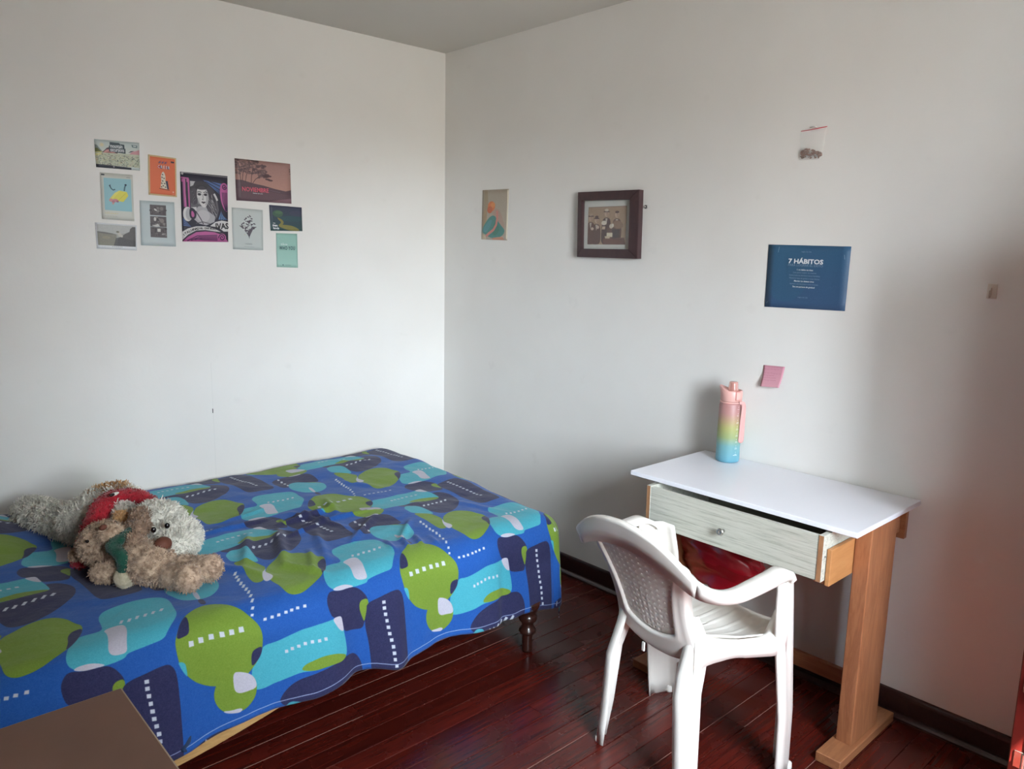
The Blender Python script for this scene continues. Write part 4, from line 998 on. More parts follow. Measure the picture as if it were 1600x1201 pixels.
# 5 pale grey print with three stills
c = Cv(340, 450, (190, 202, 204))
for k, y0 in enumerate((.08, .335, .575)):
    y1 = y0+.235; c.poly([(.28, y0), (.75, y0+.003), (.75, y1), (.28, y1-.003)], (92, 86, 88)); r5 = random.Random(k)
    for i in range(26): c.ell(.29+r5.random()*.45, y0+.02+r5.random()*.18, r5.uniform(.01, .05), r5.uniform(.008, .03), r5.choice([(60, 56, 60), (120, 114, 114), (150, 146, 144), (76, 70, 74)]), .7)
c.ell(.44, .19, .05, .02, (206, 204, 200), 1, .6); c.ell(.62, .16, .05, .04, (134, 128, 126), .8); c.ell(.42, .40, .035, .045, (206, 202, 198)); c.poly([(.33, .55), (.45, .52), (.5, .5), (.56, .56), (.45, .57)], (200, 198, 194)); c.ell(.62, .43, .06, .05, (134, 126, 124)); c.poly([(.48, .61), (.57, .61), (.57, .68), (.48, .68)], (212, 210, 204)); c.line([(.60, .74), (.72, .72)], .012, (190, 186, 184))
C5 = [(-1.534, 1.677), (-1.400, 1.677), (-1.404, 1.497), (-1.540, 1.500)]
paper('film_still_print', 'pale blue-grey print with three small dark photographs stacked', 'print', C5, c.image('three_stills'), lift=(0, 0, .004, .003), seed=5)

# 6 big poster with a woman's portrait
c = Cv(520, 740, (44, 42, 56)); BL = (76, 104, 158); MG = (186, 92, 150); CR = (216, 214, 214); DK = (44, 42, 56)
for i in range(6):      # blue rays, top right
    c.poly([(.47+.06*i, .09+.005*i), (.56+.06*i, .10+.004*i), (.86, .30-.018*i)], BL)
c.poly([(.50, .10), (1, .13), (1, .2), (.86, .22), (.7, .13)], BL); c.line([(.52, .11), (.9, .24)], .012, DK); c.line([(.6, .1), (.95, .19)], .012, DK); c.line([(.56, .14), (.84, .30)], .010, DK)
c.ell(.46, .47, .345, .315, DK); 
# portrait (generic): background, hair, face, neck, dress
c.poly([(.19, .12), (.34, .12), (.50, .15), (.66, .24), (.77, .38), (.80, .52), (.76, .63), (.66, .71), (.52, .755), (.38, .74), (.27, .68), (.20, .60)], (98, 96, 102))
c.ell(.42, .25, .24, .14, (58, 55, 62)); c.ell(.58, .36, .16, .18, (66, 62, 70)); c.ell(.27, .34, .10, .12, (74, 70, 78)); c.ell(.66, .52, .11, .14, (84, 82, 90)); c.poly([(.20, .12), (.30, .12), (.26, .18), (.20, .2)], (190, 190, 192))
for i in range(16): a = i/16; c.line([(.60+.05*math.sin(i), .28+a*.2), (.68+.03*math.cos(i*2), .36+a*.22), (.73+.02*math.sin(i*3), .46+a*.2)], .007, [(46, 44, 50), (140, 138, 144), (190, 188, 190)][i % 3], .8)
for i in range(8): c.line([(.22+i*.012, .24+.02*i), (.26, .30+.015*i), (.24, .38+.01*i)], .007, [(40, 38, 44), (120, 118, 124)][i % 2], .8)
c.poly([(.36, .48), (.52, .47), (.56, .54), (.72, .62), (.70, .70), (.52, .755), (.36, .73), (.24, .66), (.26, .56)], (172, 170, 176)); c.ell(.46, .62, .14, .09, (196, 194, 198), .8); c.poly([(.20, .50), (.32, .49), (.31, .56), (.24, .60), (.20, .58)], (206, 204, 206)); c.line([(.30, .55), (.40, .66), (.46, .74)], .014, (74, 70, 80)); c.line([(.30, .73), (.45, .705), (.60, .73)], .012, (88, 84, 92))
face = [(.345, .22), (.42, .175), (.50, .19), (.56, .25), (.585, .33), (.575, .41), (.54, .465), (.485, .50), (.43, .475), (.37, .42), (.335, .35), (.33, .28)]
c.poly(chaikin(face, 2), (212, 210, 210)); c.poly(chaikin([(.50, .19), (.56, .25), (.585, .33), (.575, .41), (.54, .465), (.50, .46), (.53, .38), (.52, .28)], 2), (158, 155, 160), .7); c.ell(.37, .40, .03, .05, (170, 168, 172), .5)
for ex_ in (.385, .515): c.ell(ex_, .302, .042, .020, (104, 100, 108)); c.ell(ex_, .306, .026, .012, (36, 34, 40)); c.line([(ex_-.045, .275), (ex_, .262), (ex_+.045, .275)], .010, (52, 50, 56))
c.line([(.455, .30), (.465, .355), (.445, .375)], .010, (130, 128, 132)); c.line([(.44, .378), (.475, .378)], .008, (90, 86, 92)); c.poly([(.415, .415), (.45, .405), (.47, .41), (.50, .405), (.52, .415), (.47, .438)], (60, 54, 62))
c.ell(.43, .20, .13, .035, (52, 49, 56), .9); c.line([(.70, .28), (.74, .33), (.77, .38)], .03, (206, 204, 204))
# magenta letter D stem + swirl, right column
for x0, x1 in ((.02, .10), (.125, .165)): c.poly([(x0, .095), (x1, .095), (x1, .50), (x0+.03, .50), (x0+.02, .14), (x0, .14)], MG)
c.line([(.07, .12), (.10, .50)], .022, MG); c.line([(.045, .14), (.06, .50)], .014, (120, 66, 110)); c.line([(.01, .08), (.17, .085)], .02, MG); c.line([(.17, .09), (.175, .5)], .012, MG)
c.ell(.13, .60, .10, .105, CR); c.ell(.16, .60, .075, .09, (176, 174, 178)); c.poly(chaikin([(.17, .50), (.26, .51), (.32, .57), (.30, .66), (.23, .68), (.16, .64)], 2), DK); c.poly(chaikin([(.21, .54), (.26, .57), (.275, .62), (.24, .65), (.20, .62)], 2), MG)
c.poly(chaikin([(.83, .14), (.92, .10), (.99, .13), (1, .2), (1, .52), (.96, .55), (.88, .46), (.83, .32)], 2), MG)
for i in range(4): c.line([(.88+.032*i, .25), (.90+.028*i, .40), (.955+.012*i, .53)], .012, (60, 42, 74))
sp = [(.925+.05*(1-t*.8)*math.cos(t*9), .165+.045*(1-t*.8)*math.sin(t*9)) for t in np.linspace(0, 1, 24)]; c.line(sp, .014, (60, 42, 74))
for i in range(5): c.poly([(.86+.005*i, .52+.02*i), (.79+.045*i, .66), (.815+.045*i, .665)], (104, 150, 206))
for i in range(4): c.poly([(.03, .66+.03*i), (.20, .785), (.03, .68+.03*i)], BL)
# lower band
c.poly([(.0, .86), (.12, .81), (.30, .775), (.50, .77), (.70, .80), (.84, .85), (.68, .84), (.50, .825), (.30, .835), (.12, .90), (0, .98)], CR); c.poly([(.60, .765), (.72, .70), (.86, .675), (1, .69), (1, .84), (.9, .84), (.78, .78)], CR)
c.poly([(.0, 1.0), (.12, .93), (.30, .86), (.50, .845), (.70, .855), (.88, .90), (.97, .97), (1, 1)], MG)
for i in range(4): c.line([(.10+i*.08, .99-.01*i), (.32+i*.04, .915+i*.018), (.76, .90+i*.024)], .014, (70, 44, 78))
c.ell(.86, .935, .09, .062, MG); sp = [(.86+.075*(1-t*.85)*math.cos(t*10+3), .935+.055*(1-t*.85)*math.sin(t*10+3)) for t in np.linspace(0, 1, 26)]; c.line(sp, .016, (60, 40, 72))
c.line([(.02, .01), (1, .02)], .012, CR, .9); c.line([(.02, .012), (1, .022)], .004, DK); c.ell(.04, .022, .025, .018, CR); c.speck(.02, 6, 1)
C6 = [(-1.370, 1.802), (-1.172, 1.799), (-1.181, 1.521), (-1.375, 1.519)]
p = paper('portrait_poster', "magenta, blue and black poster with a woman's black and white portrait", 'poster', C6, c.image('portrait_swirls'), seed=6)
lettering(p, C6, 'IVAS', .86, .765, .034, BLKI, width=.056, bold=.0011, rot=math.radians(4))
for i, (ch, u, v, ro) in enumerate([('I', .035, .905, 38), ('T', .07, .885, 34), ('A', .115, .865, 30), ('L', .155, .85, 24), ('I', .185, .838, 20), ('A', .22, .828, 16), ('N', .26, .818, 13), ('A', .30, .812, 10), ('S', .335, .808, 8), ('DEL', .40, .803, 4), ('CINE', .52, .800, 0), ('MUDO', .66, .808, -6)]):
    lettering(p, C6, ch, u, v, .0135 if i < 9 else .009, BLKI, bold=.0004, rot=math.radians(ro))

# 7 november landscape
c = Cv(600, 410, (170, 128, 120)); c.grad((160, 122, 116), (182, 136, 124), 0, .7); rr = random.Random(9)
c.poly([(0, .50), (.12, .50), (.3, .56), (.5, .60), (.7, .66), (.9, .70), (1, .66), (1, 1), (0, 1)], (92, 70, 78)); c.poly([(0, .7), (.5, .72), (1, .80), (1, 1), (0, 1)], (100, 76, 84)); c.poly([(.6, .98), (.8, .92), (1, .88), (1, 1), (.5, 1)], (132, 98, 108)); c.line([(.6, .70), (.8, .74)], .01, (112, 98, 112))
for x, y0, y1, dx in ((.09, .56, .1, -.03), (.17, .56, .22, .07), (.27, .60, .18, .05), (.12, .5, .2, .05), (.30, .56, .35, .18)):
    c.line([(x, y0), (x+dx*.3, lerp(y0, y1, .5)), (x+dx, y1)], .014, (74, 56, 60))
for i in range(260):
    x = rr.uniform(0, .55)**1.0; y = rr.uniform(0, .36)*(1-.3*x) + (.10 if x > .4 else 0)
    c.ell(x, y, rr.uniform(.01, .04), rr.uniform(.008, .03), rr.choice([(84, 66, 70), (100, 80, 82), (120, 96, 94), (74, 58, 62)]), .55)
for q in [(.56, .33), (.60, .36), (.52, .36), (.62, .46), (.57, .44), (.55, .38)]: c.ell(q[0], q[1], .045, .022, (78, 56, 60), .9)
for q in [(.985, .2), (.995, .26), (.985, .15)]: c.ell(q[0], q[1], .012, .016, (84, 58, 60))
c.speck(.015, 7, 2)
C7 = [(-1.138, 1.877), (-.881, 1.876), (-.880, 1.700), (-1.137, 1.700)]
p = paper('tree_landscape_poster', 'dusky pink poster of trees on a hillside with the word noviembre', 'poster', C7, c.image('pink_hillside'), seed=7)
lettering(p, C7, 'NOVIEMBRE', .34, .72, .026, PINK_INK, width=.122, bold=.0004); lettering(p, C7, 'festival de cine', .38, .80, .0075, WINK, width=.045)

# 8 ink drawing on grey paper
c = Cv(360, 480, (194, 202, 200)); rr = random.Random(12); cx_, cy_ = .52, .42
c.poly([(cx_-.30, cy_), (cx_+.28, cy_+.01), (cx_+.15, cy_+.07), (cx_+.08, cy_+.18), (cx_+.02, cy_+.28), (cx_-.04, cy_+.20), (cx_-.14, cy_+.10)], (74, 66, 76), .9)
for i in range(90):
    a = rr.uniform(0, 2*math.pi); d_ = rr.random()**.6*.22; x, y = cx_+d_*math.cos(a), cy_-.02+d_*math.sin(a)*.95-.03
    if abs(x-cx_)+abs(y-cy_)*.8 > .26: continue
    c.ell(x, y, rr.uniform(.012, .04), rr.uniform(.006, .02), rr.choice([(72, 64, 74), (60, 54, 62), (214, 218, 216), (90, 80, 92), (206, 210, 208)]), .95, rr.uniform(-1, 1))
for q in [(cx_-.18, cy_-.06), (cx_+.20, cy_-.06), (cx_, cy_-.22), (cx_-.1, cy_-.16), (cx_+.1, cy_-.13)]: c.ell(q[0], q[1], .04, .012, (74, 64, 78), 1, rr.uniform(-.6, .6))
c.line([(cx_+.02, cy_+.2), (cx_+.02, cy_+.3)], .012, (60, 54, 62)); c.line([(.38, .86), (.5, .84), (.64, .85)], .004, (140, 146, 150)); c.line([(.36, .92), (.7, .93)], .008, (150, 156, 158)); c.ell(.4, .63, .012, .008, (200, 170, 120))
C8 = [(-1.159, 1.669), (-1.019, 1.665), (-1.023, 1.488), (-1.161, 1.491)]
p = paper('ink_drawing_print', 'pale grey print with a black diamond shaped floral drawing', 'print', C8, c.image('ink_drawing'), seed=8)
lettering(p, C8, 'Celebra', .52, .86, .008, mat('thin_grey_ink', rgb(120, 126, 130), .7), width=.03)

# 9 dark green landscape
c = Cv(440, 300, (54, 72, 80)); c.grad((60, 62, 84), (44, 74, 76), 0, 1); c.ell(.25, .32, .16, .14, (66, 100, 76), .8); c.ell(.28, .27, .12, .06, (84, 118, 84), .6); c.ell(.7, .5, .4, .12, (48, 84, 88), .6); c.ell(.85, .28, .25, .12, (72, 68, 92), .5)
c.poly(chaikin([(.22, .46), (.30, .50), (.40, .58), (.42, .70), (.36, .76), (.58, .76), (.80, .84), (.95, 1), (.62, 1), (.30, .86), (.24, .78), (.32, .70), (.34, .64), (.26, .56)], 2), (128, 122, 66)); c.speck(.012, 5, 2)
C9 = [(-.988, 1.689), (-.830, 1.686), (-.829, 1.579), (-.985, 1.576)]
p = paper('winding_road_print', 'dark green print with a winding yellow path, right end of the collage', 'print', C9, c.image('dark_path'), seed=9)
lettering(p, C9, 'the', .12, .70, .008, WINK); lettering(p, C9, 'dream', .14, .79, .013, WINK, width=.024, bold=.0004); lettering(p, C9, 'lands', .17, .90, .013, WINK, width=.028, bold=.0004)

# 10 mint print
c = Cv(250, 400, (154, 198, 186)); c.grad((146, 190, 178), (160, 202, 190)); c.line([(.28, .30), (.34, .27), (.30, .32)], .008, (220, 232, 228)); c.ell(.30, .93, .03, .016, (70, 90, 96)); c.line([(.40, .93), (.66, .93)], .010, (110, 140, 138))
C10 = [(-.959, 1.566), (-.856, 1.566), (-.857, 1.411), (-.961, 1.414)]
p = paper('mint_print', 'plain mint green print with dark lettering, lowest of the collage', 'print', C10, c.image('mint'), seed=10)
lettering(p, C10, 'WHO YOU', .50, .435, .024, TEALI, width=.076, bold=.0003, spacing=1.15); lettering(p, C10, 'Love', .36, .32, .012, WINK, width=.03)

# 11 painted card on the right wall
c = Cv(260, 340, (172, 160, 144)); c.grad((168, 156, 140), (178, 166, 150)); c.poly([(0, 0), (.2, 0), (.24, .3), (.15, .66), (0, .8)], (158, 142, 118)); c.ell(.1, .6, .1, .2, (176, 140, 100), .5)
c.poly(chaikin([(.36, .42), (.52, .36), (.70, .42), (.80, .58), (.90, .78), (.74, .76), (.60, .58), (.46, .52)], 2), (176, 150, 134)); c.poly(chaikin([(.02, .78), (.14, .66), (.30, .54), (.48, .50), (.62, .62), (.76, .72), (.90, .80), (.84, .90), (.62, .97), (.36, .97), (.16, .90), (.02, .86)], 2), (72, 134, 128))
c.poly(chaikin([(.05, .78), (.3, .6), (.42, .6), (.3, .78), (.14, .88)], 2), (84, 144, 156), .7); c.poly(chaikin([(.5, .62), (.6, .66), (.72, .8), (.5, .94), (.4, .86)], 2), (66, 124, 108), .8)
c.line([(.58, .42), (.60, .56), (.56, .70), (.46, .80), (.28, .88), (.18, .93)], .055, (206, 132, 124)); c.ell(.36, .33, .14, .10, (214, 120, 72)); c.ell(.30, .40, .10, .07, (196, 98, 62)); c.ell(.42, .30, .08, .05, (222, 140, 84)); c.poly([(.45, .96), (.8, .93), (.9, 1), (.4, 1)], (206, 140, 110)); c.poly([(0, .88), (.16, .93), (.2, 1), (0, 1)], (208, 190, 162))
c.poly([(.955, .02), (.985, .02), (.985, .98), (.955, .98)], (232, 226, 204)); c.speck(.015, 8, 2)
C11 = [(-.314, 1.805), (-.511, 1.802), (-.505, 1.558), (-.309, 1.563)]
paper('painted_card', 'beige art card with an orange and teal crouching figure, beside the framed photo', 'print', C11, c.image('orange_teal_figure'), wall='right', thick=.002, coat=.3, rough=.3, wave=.0003, seed=11)

# 12 blue habits sheet
c = Cv(440, 320, (44, 84, 122)); c.grad((46, 88, 124), (50, 80, 118)); c.ell(.25, .4, .3, .5, (44, 92, 122), .4); c.speck(.008, 9, 2)
for q in [(.14, .03, .13, .12), (.93, .13, .94, .2), (.02, .94, .04, .91)]: c.line([(q[0], q[1]), (q[2], q[3])], .006, (150, 170, 186))
C12 = [(-1.900, 1.545), (-2.197, 1.540), (-2.195, 1.328), (-1.901, 1.324)]
p = paper('habits_poster', 'blue landscape sheet headed 7 HÁBITOS in white above the desk', 'poster', C12, c.image('blue_sheet'), wall='right', seed=12)
def l12(s, v, size, m, width, bold=0.0, u=.485): return lettering(p, C12, s, u, v, size, m, wall='right', width=width, bold=bold)
D12 = .0075
for args in (('7 HÁBITOS', .255, .0215, WINK, .126, .0007), ('PARA LOGRAR EL ÉXITO', .315, .0115, GINK, .126, 0), ('1. no hables tus ideas', .385, .0075, WINK, .058, .0001), ('Lee para nutrir tu mente', .43, .007, GINK, .084, 0), ('Invierte todos tus ahorros en nuevas habilidades', .475, .007, GINK, .112, 0),
             ('Mantente lejos de gente y cosas tóxicas', .52, .007, GINK, .11, 0), ('Mantén tus deseos vivos', .565, .0075, WINK, .072, .0001), ('Aprende a dar las gracias a todo el mundo', .61, .007, GINK, .104, 0), ('Sea una persona de gratitud', .655, .0075, WINK, .08, .0001), ('reglas de vida', .10, .006, GINK, .036, 0), ('reglas de vida', .82, .006, GINK, .036, 0)):
    l12(*args)

# 13 sticky note
c = Cv(160, 160, (214, 150, 168)); c.grad((206, 142, 160), (218, 158, 172)); rr = random.Random(2)
for k, (y, w0) in enumerate(((.07, .95), (.17, .75), (.36, .8), (.47, .6), (.58, .6), (.69, .7))):
    x = .06
    while x < w0:
        d_ = rr.uniform(.05, .14); c.line([(x, y+rr.uniform(-.01, .01)), (x+d_*.5, y+rr.uniform(-.02, .02)), (x+d_, y)], .016, (178, 104, 128), .75); x += d_+rr.uniform(.01, .04)
C13 = [(-1.915, 1.113), (-1.998, 1.116), (-1.990, 1.040), (-1.918, 1.037)]
paper('sticky_note', 'pink sticky note with handwriting above the water bottle', 'note', C13, c.image('pink_note'), wall='right', lift=(0, 0, .016, .020), thick=.0003, rough=.8, wave=.0002, seed=13)

# 14 framed sepia photograph
fr = thing('picture_frame', 'dark brown wooden picture frame holding a sepia group photo', 'picture', (-.0, -1.155, 1.62))
M_FR = wood('dark_frame_wood', rgb(72, 50, 52), rgb(58, 40, 44), .38, 5, (5, 5, 2), bump=.04, coat=.15); M_FRS = wood('reddish_frame_side', rgb(96, 62, 54), rgb(80, 50, 44), .4, 5, (5, 5, 2), bump=.04)
fy0, fy1, fz0, fz1 = -1.326, -.988, 1.484, 1.764; iy0, iy1, iz0, iz1 = -1.281, -1.015, 1.522, 1.727; iy0 = -1.279
mid = (-.0, 0, 0)
def bar(pts_o, pts_i):
    # frame moulding quad: outer edge pair, inner edge pair
    bm = bmesh.new(); F, Bk = -.031, -.001
    def v(y, z, x): return bm.verts.new((x, y, z))
    (a, b), (c_, d_) = pts_o, pts_i
    A, B, C_, D = v(*a, F+.002), v(*b, F+.002), v(*d_, F), v(*c_, F)
    A2, B2, C2, D2 = v(*a, Bk), v(*b, Bk), v(*d_, Bk-.012), v(*c_, Bk-.012)
    for q in ((A, B, C_, D), (A2, D2, C2, B2), (A, A2, B2, B), (D, C_, C2, D2), (A, D, D2, A2), (B, B2, C2, C_)): bm.faces.new(q)
    bmesh.ops.recalc_face_normals(bm, faces=bm.faces)
    bmesh.ops.bevel(bm, geom=[e for e in bm.edges if all(abs(v_.co.x-F) < .004 for v_ in e.verts)], offset=.0018, segments=2, affect='EDGES')
    o = obj('frame_bar', bm, M_FR, fr); W(o, fr); return o
O4 = [(fy1, fz1), (fy0, fz1-.004), (fy0-.004, fz0), (fy1-.006, fz0+.002)]; I4 = [(iy1, iz1), (iy0, iz1-.004), (iy0-.004, iz0), (iy1-.006, iz0)]
for i in range(4): bar((O4[i], O4[(i+1) % 4]), (I4[i], I4[(i+1) % 4]))
W(boxo('mat_board', (-.0085, -.0065, iy0-.006, iy1+.002, iz0-.004, iz1+.004), mat('grey_mat_board', rgb(190, 192, 186), .8), fr), fr)
W(boxo('backing_board', (-.006, -.001, fy0+.01, fy1-.01, fz0+.01, fz1-.01), M_FRS, fr), fr)
c = Cv(420, 330, (150, 122, 98)); c.grad((160, 132, 104), (168, 138, 110), 0, 1); c.speck(.03, 11, 3)
BR1, BR2, FL_, WH_ = (92, 56, 46), (70, 42, 38), (188, 158, 134), (222, 212, 194)
def man(x, y, s, coat, hat, hatc, cap=False):
    c.poly(chaikin([(x-.10*s, y+.16*s), (x-.04*s, y+.10*s), (x+.04*s, y+.10*s), (x+.11*s, y+.16*s), (x+.13*s, y+.5*s), (x+.10*s, 1), (x-.12*s, 1), (x-.13*s, y+.5*s)], 2), coat)
    c.poly([(x-.03*s, y+.12*s), (x+.03*s, y+.12*s), (x, y+.30*s)], WH_, .8); c.ell(x, y, .050*s, .078*s, (204, 172, 146)); c.ell(x+.022*s, y+.01, .02*s, .06*s, (160, 126, 104), .6)
    for q in (-.016, .016): c.ell(x+q*s, y-.005, .008*s, .006*s, BR2)
    c.line([(x-.015*s, y+.04*s), (x+.015*s, y+.04*s)], .006, BR2)
    if cap: c.ell(x, y-.065*s, .05*s, .032*s, hatc)
    elif hat: c.ell(x, y-.055*s, .085*s, .018*s, BR2); c.poly(chaikin([(x-.05*s, y-.06*s), (x-.045*s, y-.13*s), (x+.045*s, y-.13*s), (x+.05*s, y-.06*s)], 1), hatc)
man(.49, .19, 1.0, BR2, True, (206, 190, 166)); man(.76, .22, 1.0, (88, 58, 48), False, BR2, True); man(.07, .30, 1.0, BR1, True, (172, 150, 128)); man(.23, .36, .95, (84, 50, 42), True, BR2)
c.poly(chaikin([(.66, .40), (.78, .36), (.90, .42), (.94, .55), (.80, .60), (.68, .56)], 2), (136, 102, 78)); c.poly([(.64, .60), (.84, .60), (.84, .82), (.64, .82)], (58, 42, 42)); c.poly([(.52, .56), (.64, .56), (.66, .84), (.5, .84)], (100, 66, 52))
c.ell(.43, .43, .07, .06, WH_); c.poly([(.39, .52), (.47, .52), (.46, .60), (.38, .60)], (206, 178, 150)); c.ell(.62, .52, .05, .06, (206, 190, 168)); c.ell(.66, .50, .03, .05, WH_); c.poly([(.51, .69), (.66, .69), (.66, .80), (.51, .80)], (224, 212, 182)); c.poly([(.46, .78), (.60, .78), (.58, .90), (.49, .90)], (212, 190, 160)); c.ell(.12, .58, .04, .04, (210, 180, 160)); c.ell(.27, .54, .035, .045, (210, 182, 160))
c.poly([(.42, .84), (.60, .84), (.96, .82), (1, 1), (.42, 1)], (104, 60, 48)); c.line([(.62, .83), (.92, .88)], .02, BR2)
c.poly([(0, 0), (1, 0), (1, .012), (0, .012)], (120, 96, 80)); c.a *= .92
img = c.image('sepia_group'); me_rows = [[(-.0095, lerp(-1.037, -1.250, i), lerp(1.700, 1.541, j)) for i in (0, 1)] for j in (0, 1)]
o = grid('photograph', me_rows, img_mat('sepia_print', img, .4), fr, uv=lambda j, i: (i, 1-j), smooth=False); W(o, fr)
gl = boxo('glass', (-.0165, -.015, iy0-.003, iy1+.001, iz0-.003, iz1+.003), mat('thin_glass', (1, 1, 1, 1), .03, alpha=.05, spec=.8), fr); W(gl, fr)

# 15 nail and plaster mark beside the frame
M_NAIL = mat('painted_nail', rgb(206, 204, 200), .5)
nl = grid('wall_nail', [[(-x, -1.340+r*math.cos(2*math.pi*i/12), 1.693+r*math.sin(2*math.pi*i/12)) for i in range(12)] for r, x in [(.0, .006), (.003, .006), (.0032, .005), (.0012, .0045), (.0012, -.0), (.008, .0)]], M_NAIL, None, close_u=True)
tag(nl, 'tiny white painted nail head to the right of the picture frame', 'nail')

# 16 zip bag with brown seeds, hung high above the poster
zb = thing('zip_bag', 'small clear zip bag of brown seeds pinned high on the wall', 'bag', (0, -2.035, 1.93))
M_FILM = mat('clear_film', (.95, .95, .94, 1), .25, trans=.0, alpha=.14, spec=.5)
def film(off, bulge_):
    rows = []
    for j in range(13):
        v = j/12; row = []
        for i in range(9):
            u = i/8; y = lerp(lerp(-1.990, -2.080, u), lerp(-1.994, -2.074, u), v); z = lerp(1.925+.004*(u-.5), 1.828-.003*(u), v)
            d = .004+.008*v+(bulge_*math.sin(math.pi*u)**.7*math.sin(math.pi*min(1, v*1.0))*(.4+.9*v))+.0012*math.sin(u*13+v*9)
            row.append((-d-off, y, z))
        rows.append(row)
    return rows
W(grid('bag_front', film(.001, .009), M_FILM, zb), zb); W(grid('bag_back', film(-.003, -.002), M_FILM, zb), zb)
W(tube('zip_line', [(-.0055, -1.990, 1.9235), (-.006, -2.035, 1.926), (-.0055, -2.081, 1.930)], .0013, mat('red_zip', rgb(196, 50, 66), .5), zb, n=8), zb)
W(tube('zip_flap', [(-.0045, -2.022, 1.932), (-.006, -2.035, 1.936), (-.0045, -2.044, 1.932)], .002, M_NAIL, zb, n=8), zb)
bm = bmesh.new(); rr = random.Random(4)
for i in range(120):
    u = rr.random(); v = rr.random()**.7; y = -1.997-.075*u; z = 1.832+.024*v*(1+.3*math.sin(u*5)); x = -.0075-rr.random()*.006*math.sin(math.pi*u)
    r_ = bmesh.ops.create_icosphere(bm, subdivisions=1, radius=rr.uniform(.0028, .0048)); s_ = Vector((rr.uniform(.5, 1), rr.uniform(.7, 1.3), rr.uniform(.6, 1)))
    for vv in r_['verts']: vv.co = Vector((vv.co.x*s_.x*.8+x, vv.co.y*s_.y+y, vv.co.z*s_.z+z))
sd = obj('seeds', bm, mat('brown_seeds', rgb(112, 70, 52), .5, var=.5, vscale=120), zb); sd['kind'] = 'stuff'; W(sd, zb)

# 17 small adhesive hook
hk = thing('wall_hook', 'small adhesive plastic hook on the wall at the far right', 'hook', (0, -2.621, 1.414))
W(boxo('hook_plate', (-.004, -.0, -2.634, -2.608, 1.393, 1.436), mat('ivory_plastic', rgb(214, 206, 196), .45), hk, bev=.0015, seg=2), hk)
W(tube('hook_arm', smoothpath([(-.004, -2.619, 1.424), (-.006, -2.619, 1.412), (-.010, -2.619, 1.402), (-.017, -2.619, 1.401), (-.019, -2.619, 1.409), (-.019, -2.619, 1.417)], 4), .003, mat('ivory_plastic_arm', rgb(214, 206, 196), .45), hk, flat=(.0055, .0018), up=(0, 1, 0)), hk)
# ------------------------------------------------------------------ plush toys on the bed
def blob(name, ells, m, parent, voxel=.0075, tube_=None, fur=None, seed=0, noise_amp=.003):
    """one continuous surface grown over a chain of ellipsoids ((center), (radii), rz, ry)"""
    bm = bmesh.new()
    for e in ells:
        c_, r_ = Vector(e[0]), e[1]; rot = Matrix.Rotation(e[2] if len(e) > 2 else 0, 3, 'Z') @ Matrix.Rotation(e[3] if len(e) > 3 else 0, 3, 'Y')
        q = bmesh.ops.create_icosphere(bm, subdivisions=3, radius=1.0)
        for v in q['verts']: v.co = c_ + rot @ Vector((v.co.x*r_[0], v.co.y*r_[1], v.co.z*r_[2]))
    me = bpy.data.meshes.new(name); bm.to_mesh(me); bm.free()
    t = bpy.data.objects.new(name, me); COL.objects.link(t)
    mo = t.modifiers.new('r', 'REMESH'); mo.mode = 'VOXEL'; mo.voxel_size = voxel
    s = t.modifiers.new('s', 'SMOOTH'); s.iterations = 6; s.factor = .6
    dg = bpy.context.evaluated_depsgraph_get(); me2 = bpy.data.meshes.new_from_object(t.evaluated_get(dg)); bpy.data.objects.remove(t)
    me2.name = name; me2.materials.clear()
    r = random.Random(seed)
    for v in me2.vertices: v.co += v.normal*(noise_amp*noise.noise(v.co*60+Vector((seed, 0, 0))))
    if fur:
        count, length, width, lie = fur
        bm = bmesh.new(); bm.from_mesh(me2); bm.faces.ensure_lookup_table(); bm.normal_update()
        F = [(f.calc_center_median(), f.normal.copy(), f.calc_area()) for f in bm.faces]
        tot = sum(f[2] for f in F)
        for cco, nrm, ar in F:
            k = ar/tot*count; k = int(k)+(1 if r.random() < k-int(k) else 0)
            for _ in range(k):
                p = cco+Vector((r.gauss(0, 1), r.gauss(0, 1), r.gauss(0, 1)))*voxel*.35
                cl_ = noise.noise_vector(cco*28+Vector((seed, 3, 1)))
                d = (nrm*(1-lie)+Vector(lie_dir(seed))*lie*.6+cl_*.9+Vector((r.gauss(0, .25), r.gauss(0, .25), r.gauss(0, .25)))).normalized()
                if d.dot(nrm) < .12: d = (d+nrm*.6).normalized()
                L_ = length*r.uniform(.6, 1.15); s_ = d.cross(Vector((r.gauss(0, 1), r.gauss(0, 1), r.gauss(0, 1)))).normalized()*width*.5
                mid = p+d*L_*.55+nrm*L_*.10; tip = p+d*L_-nrm*L_*.12-Vector((0, 0, 1))*L_*.18
                a = bm.verts.new(p-s_-nrm*.002); b = bm.verts.new(p+s_-nrm*.002); c2 = bm.verts.new(mid+s_*.9); d2 = bm.verts.new(mid-s_*.9); e2 = bm.verts.new(tip)
                bm.faces.new((a, b, c2, d2)); bm.faces.new((d2, c2, e2))
        bm.to_mesh(me2); bm.free()
    o = obj(name, me2, m, parent, smooth=True); W(o, parent); return o
def lie_dir(seed): return (.6, -.3, -.5)
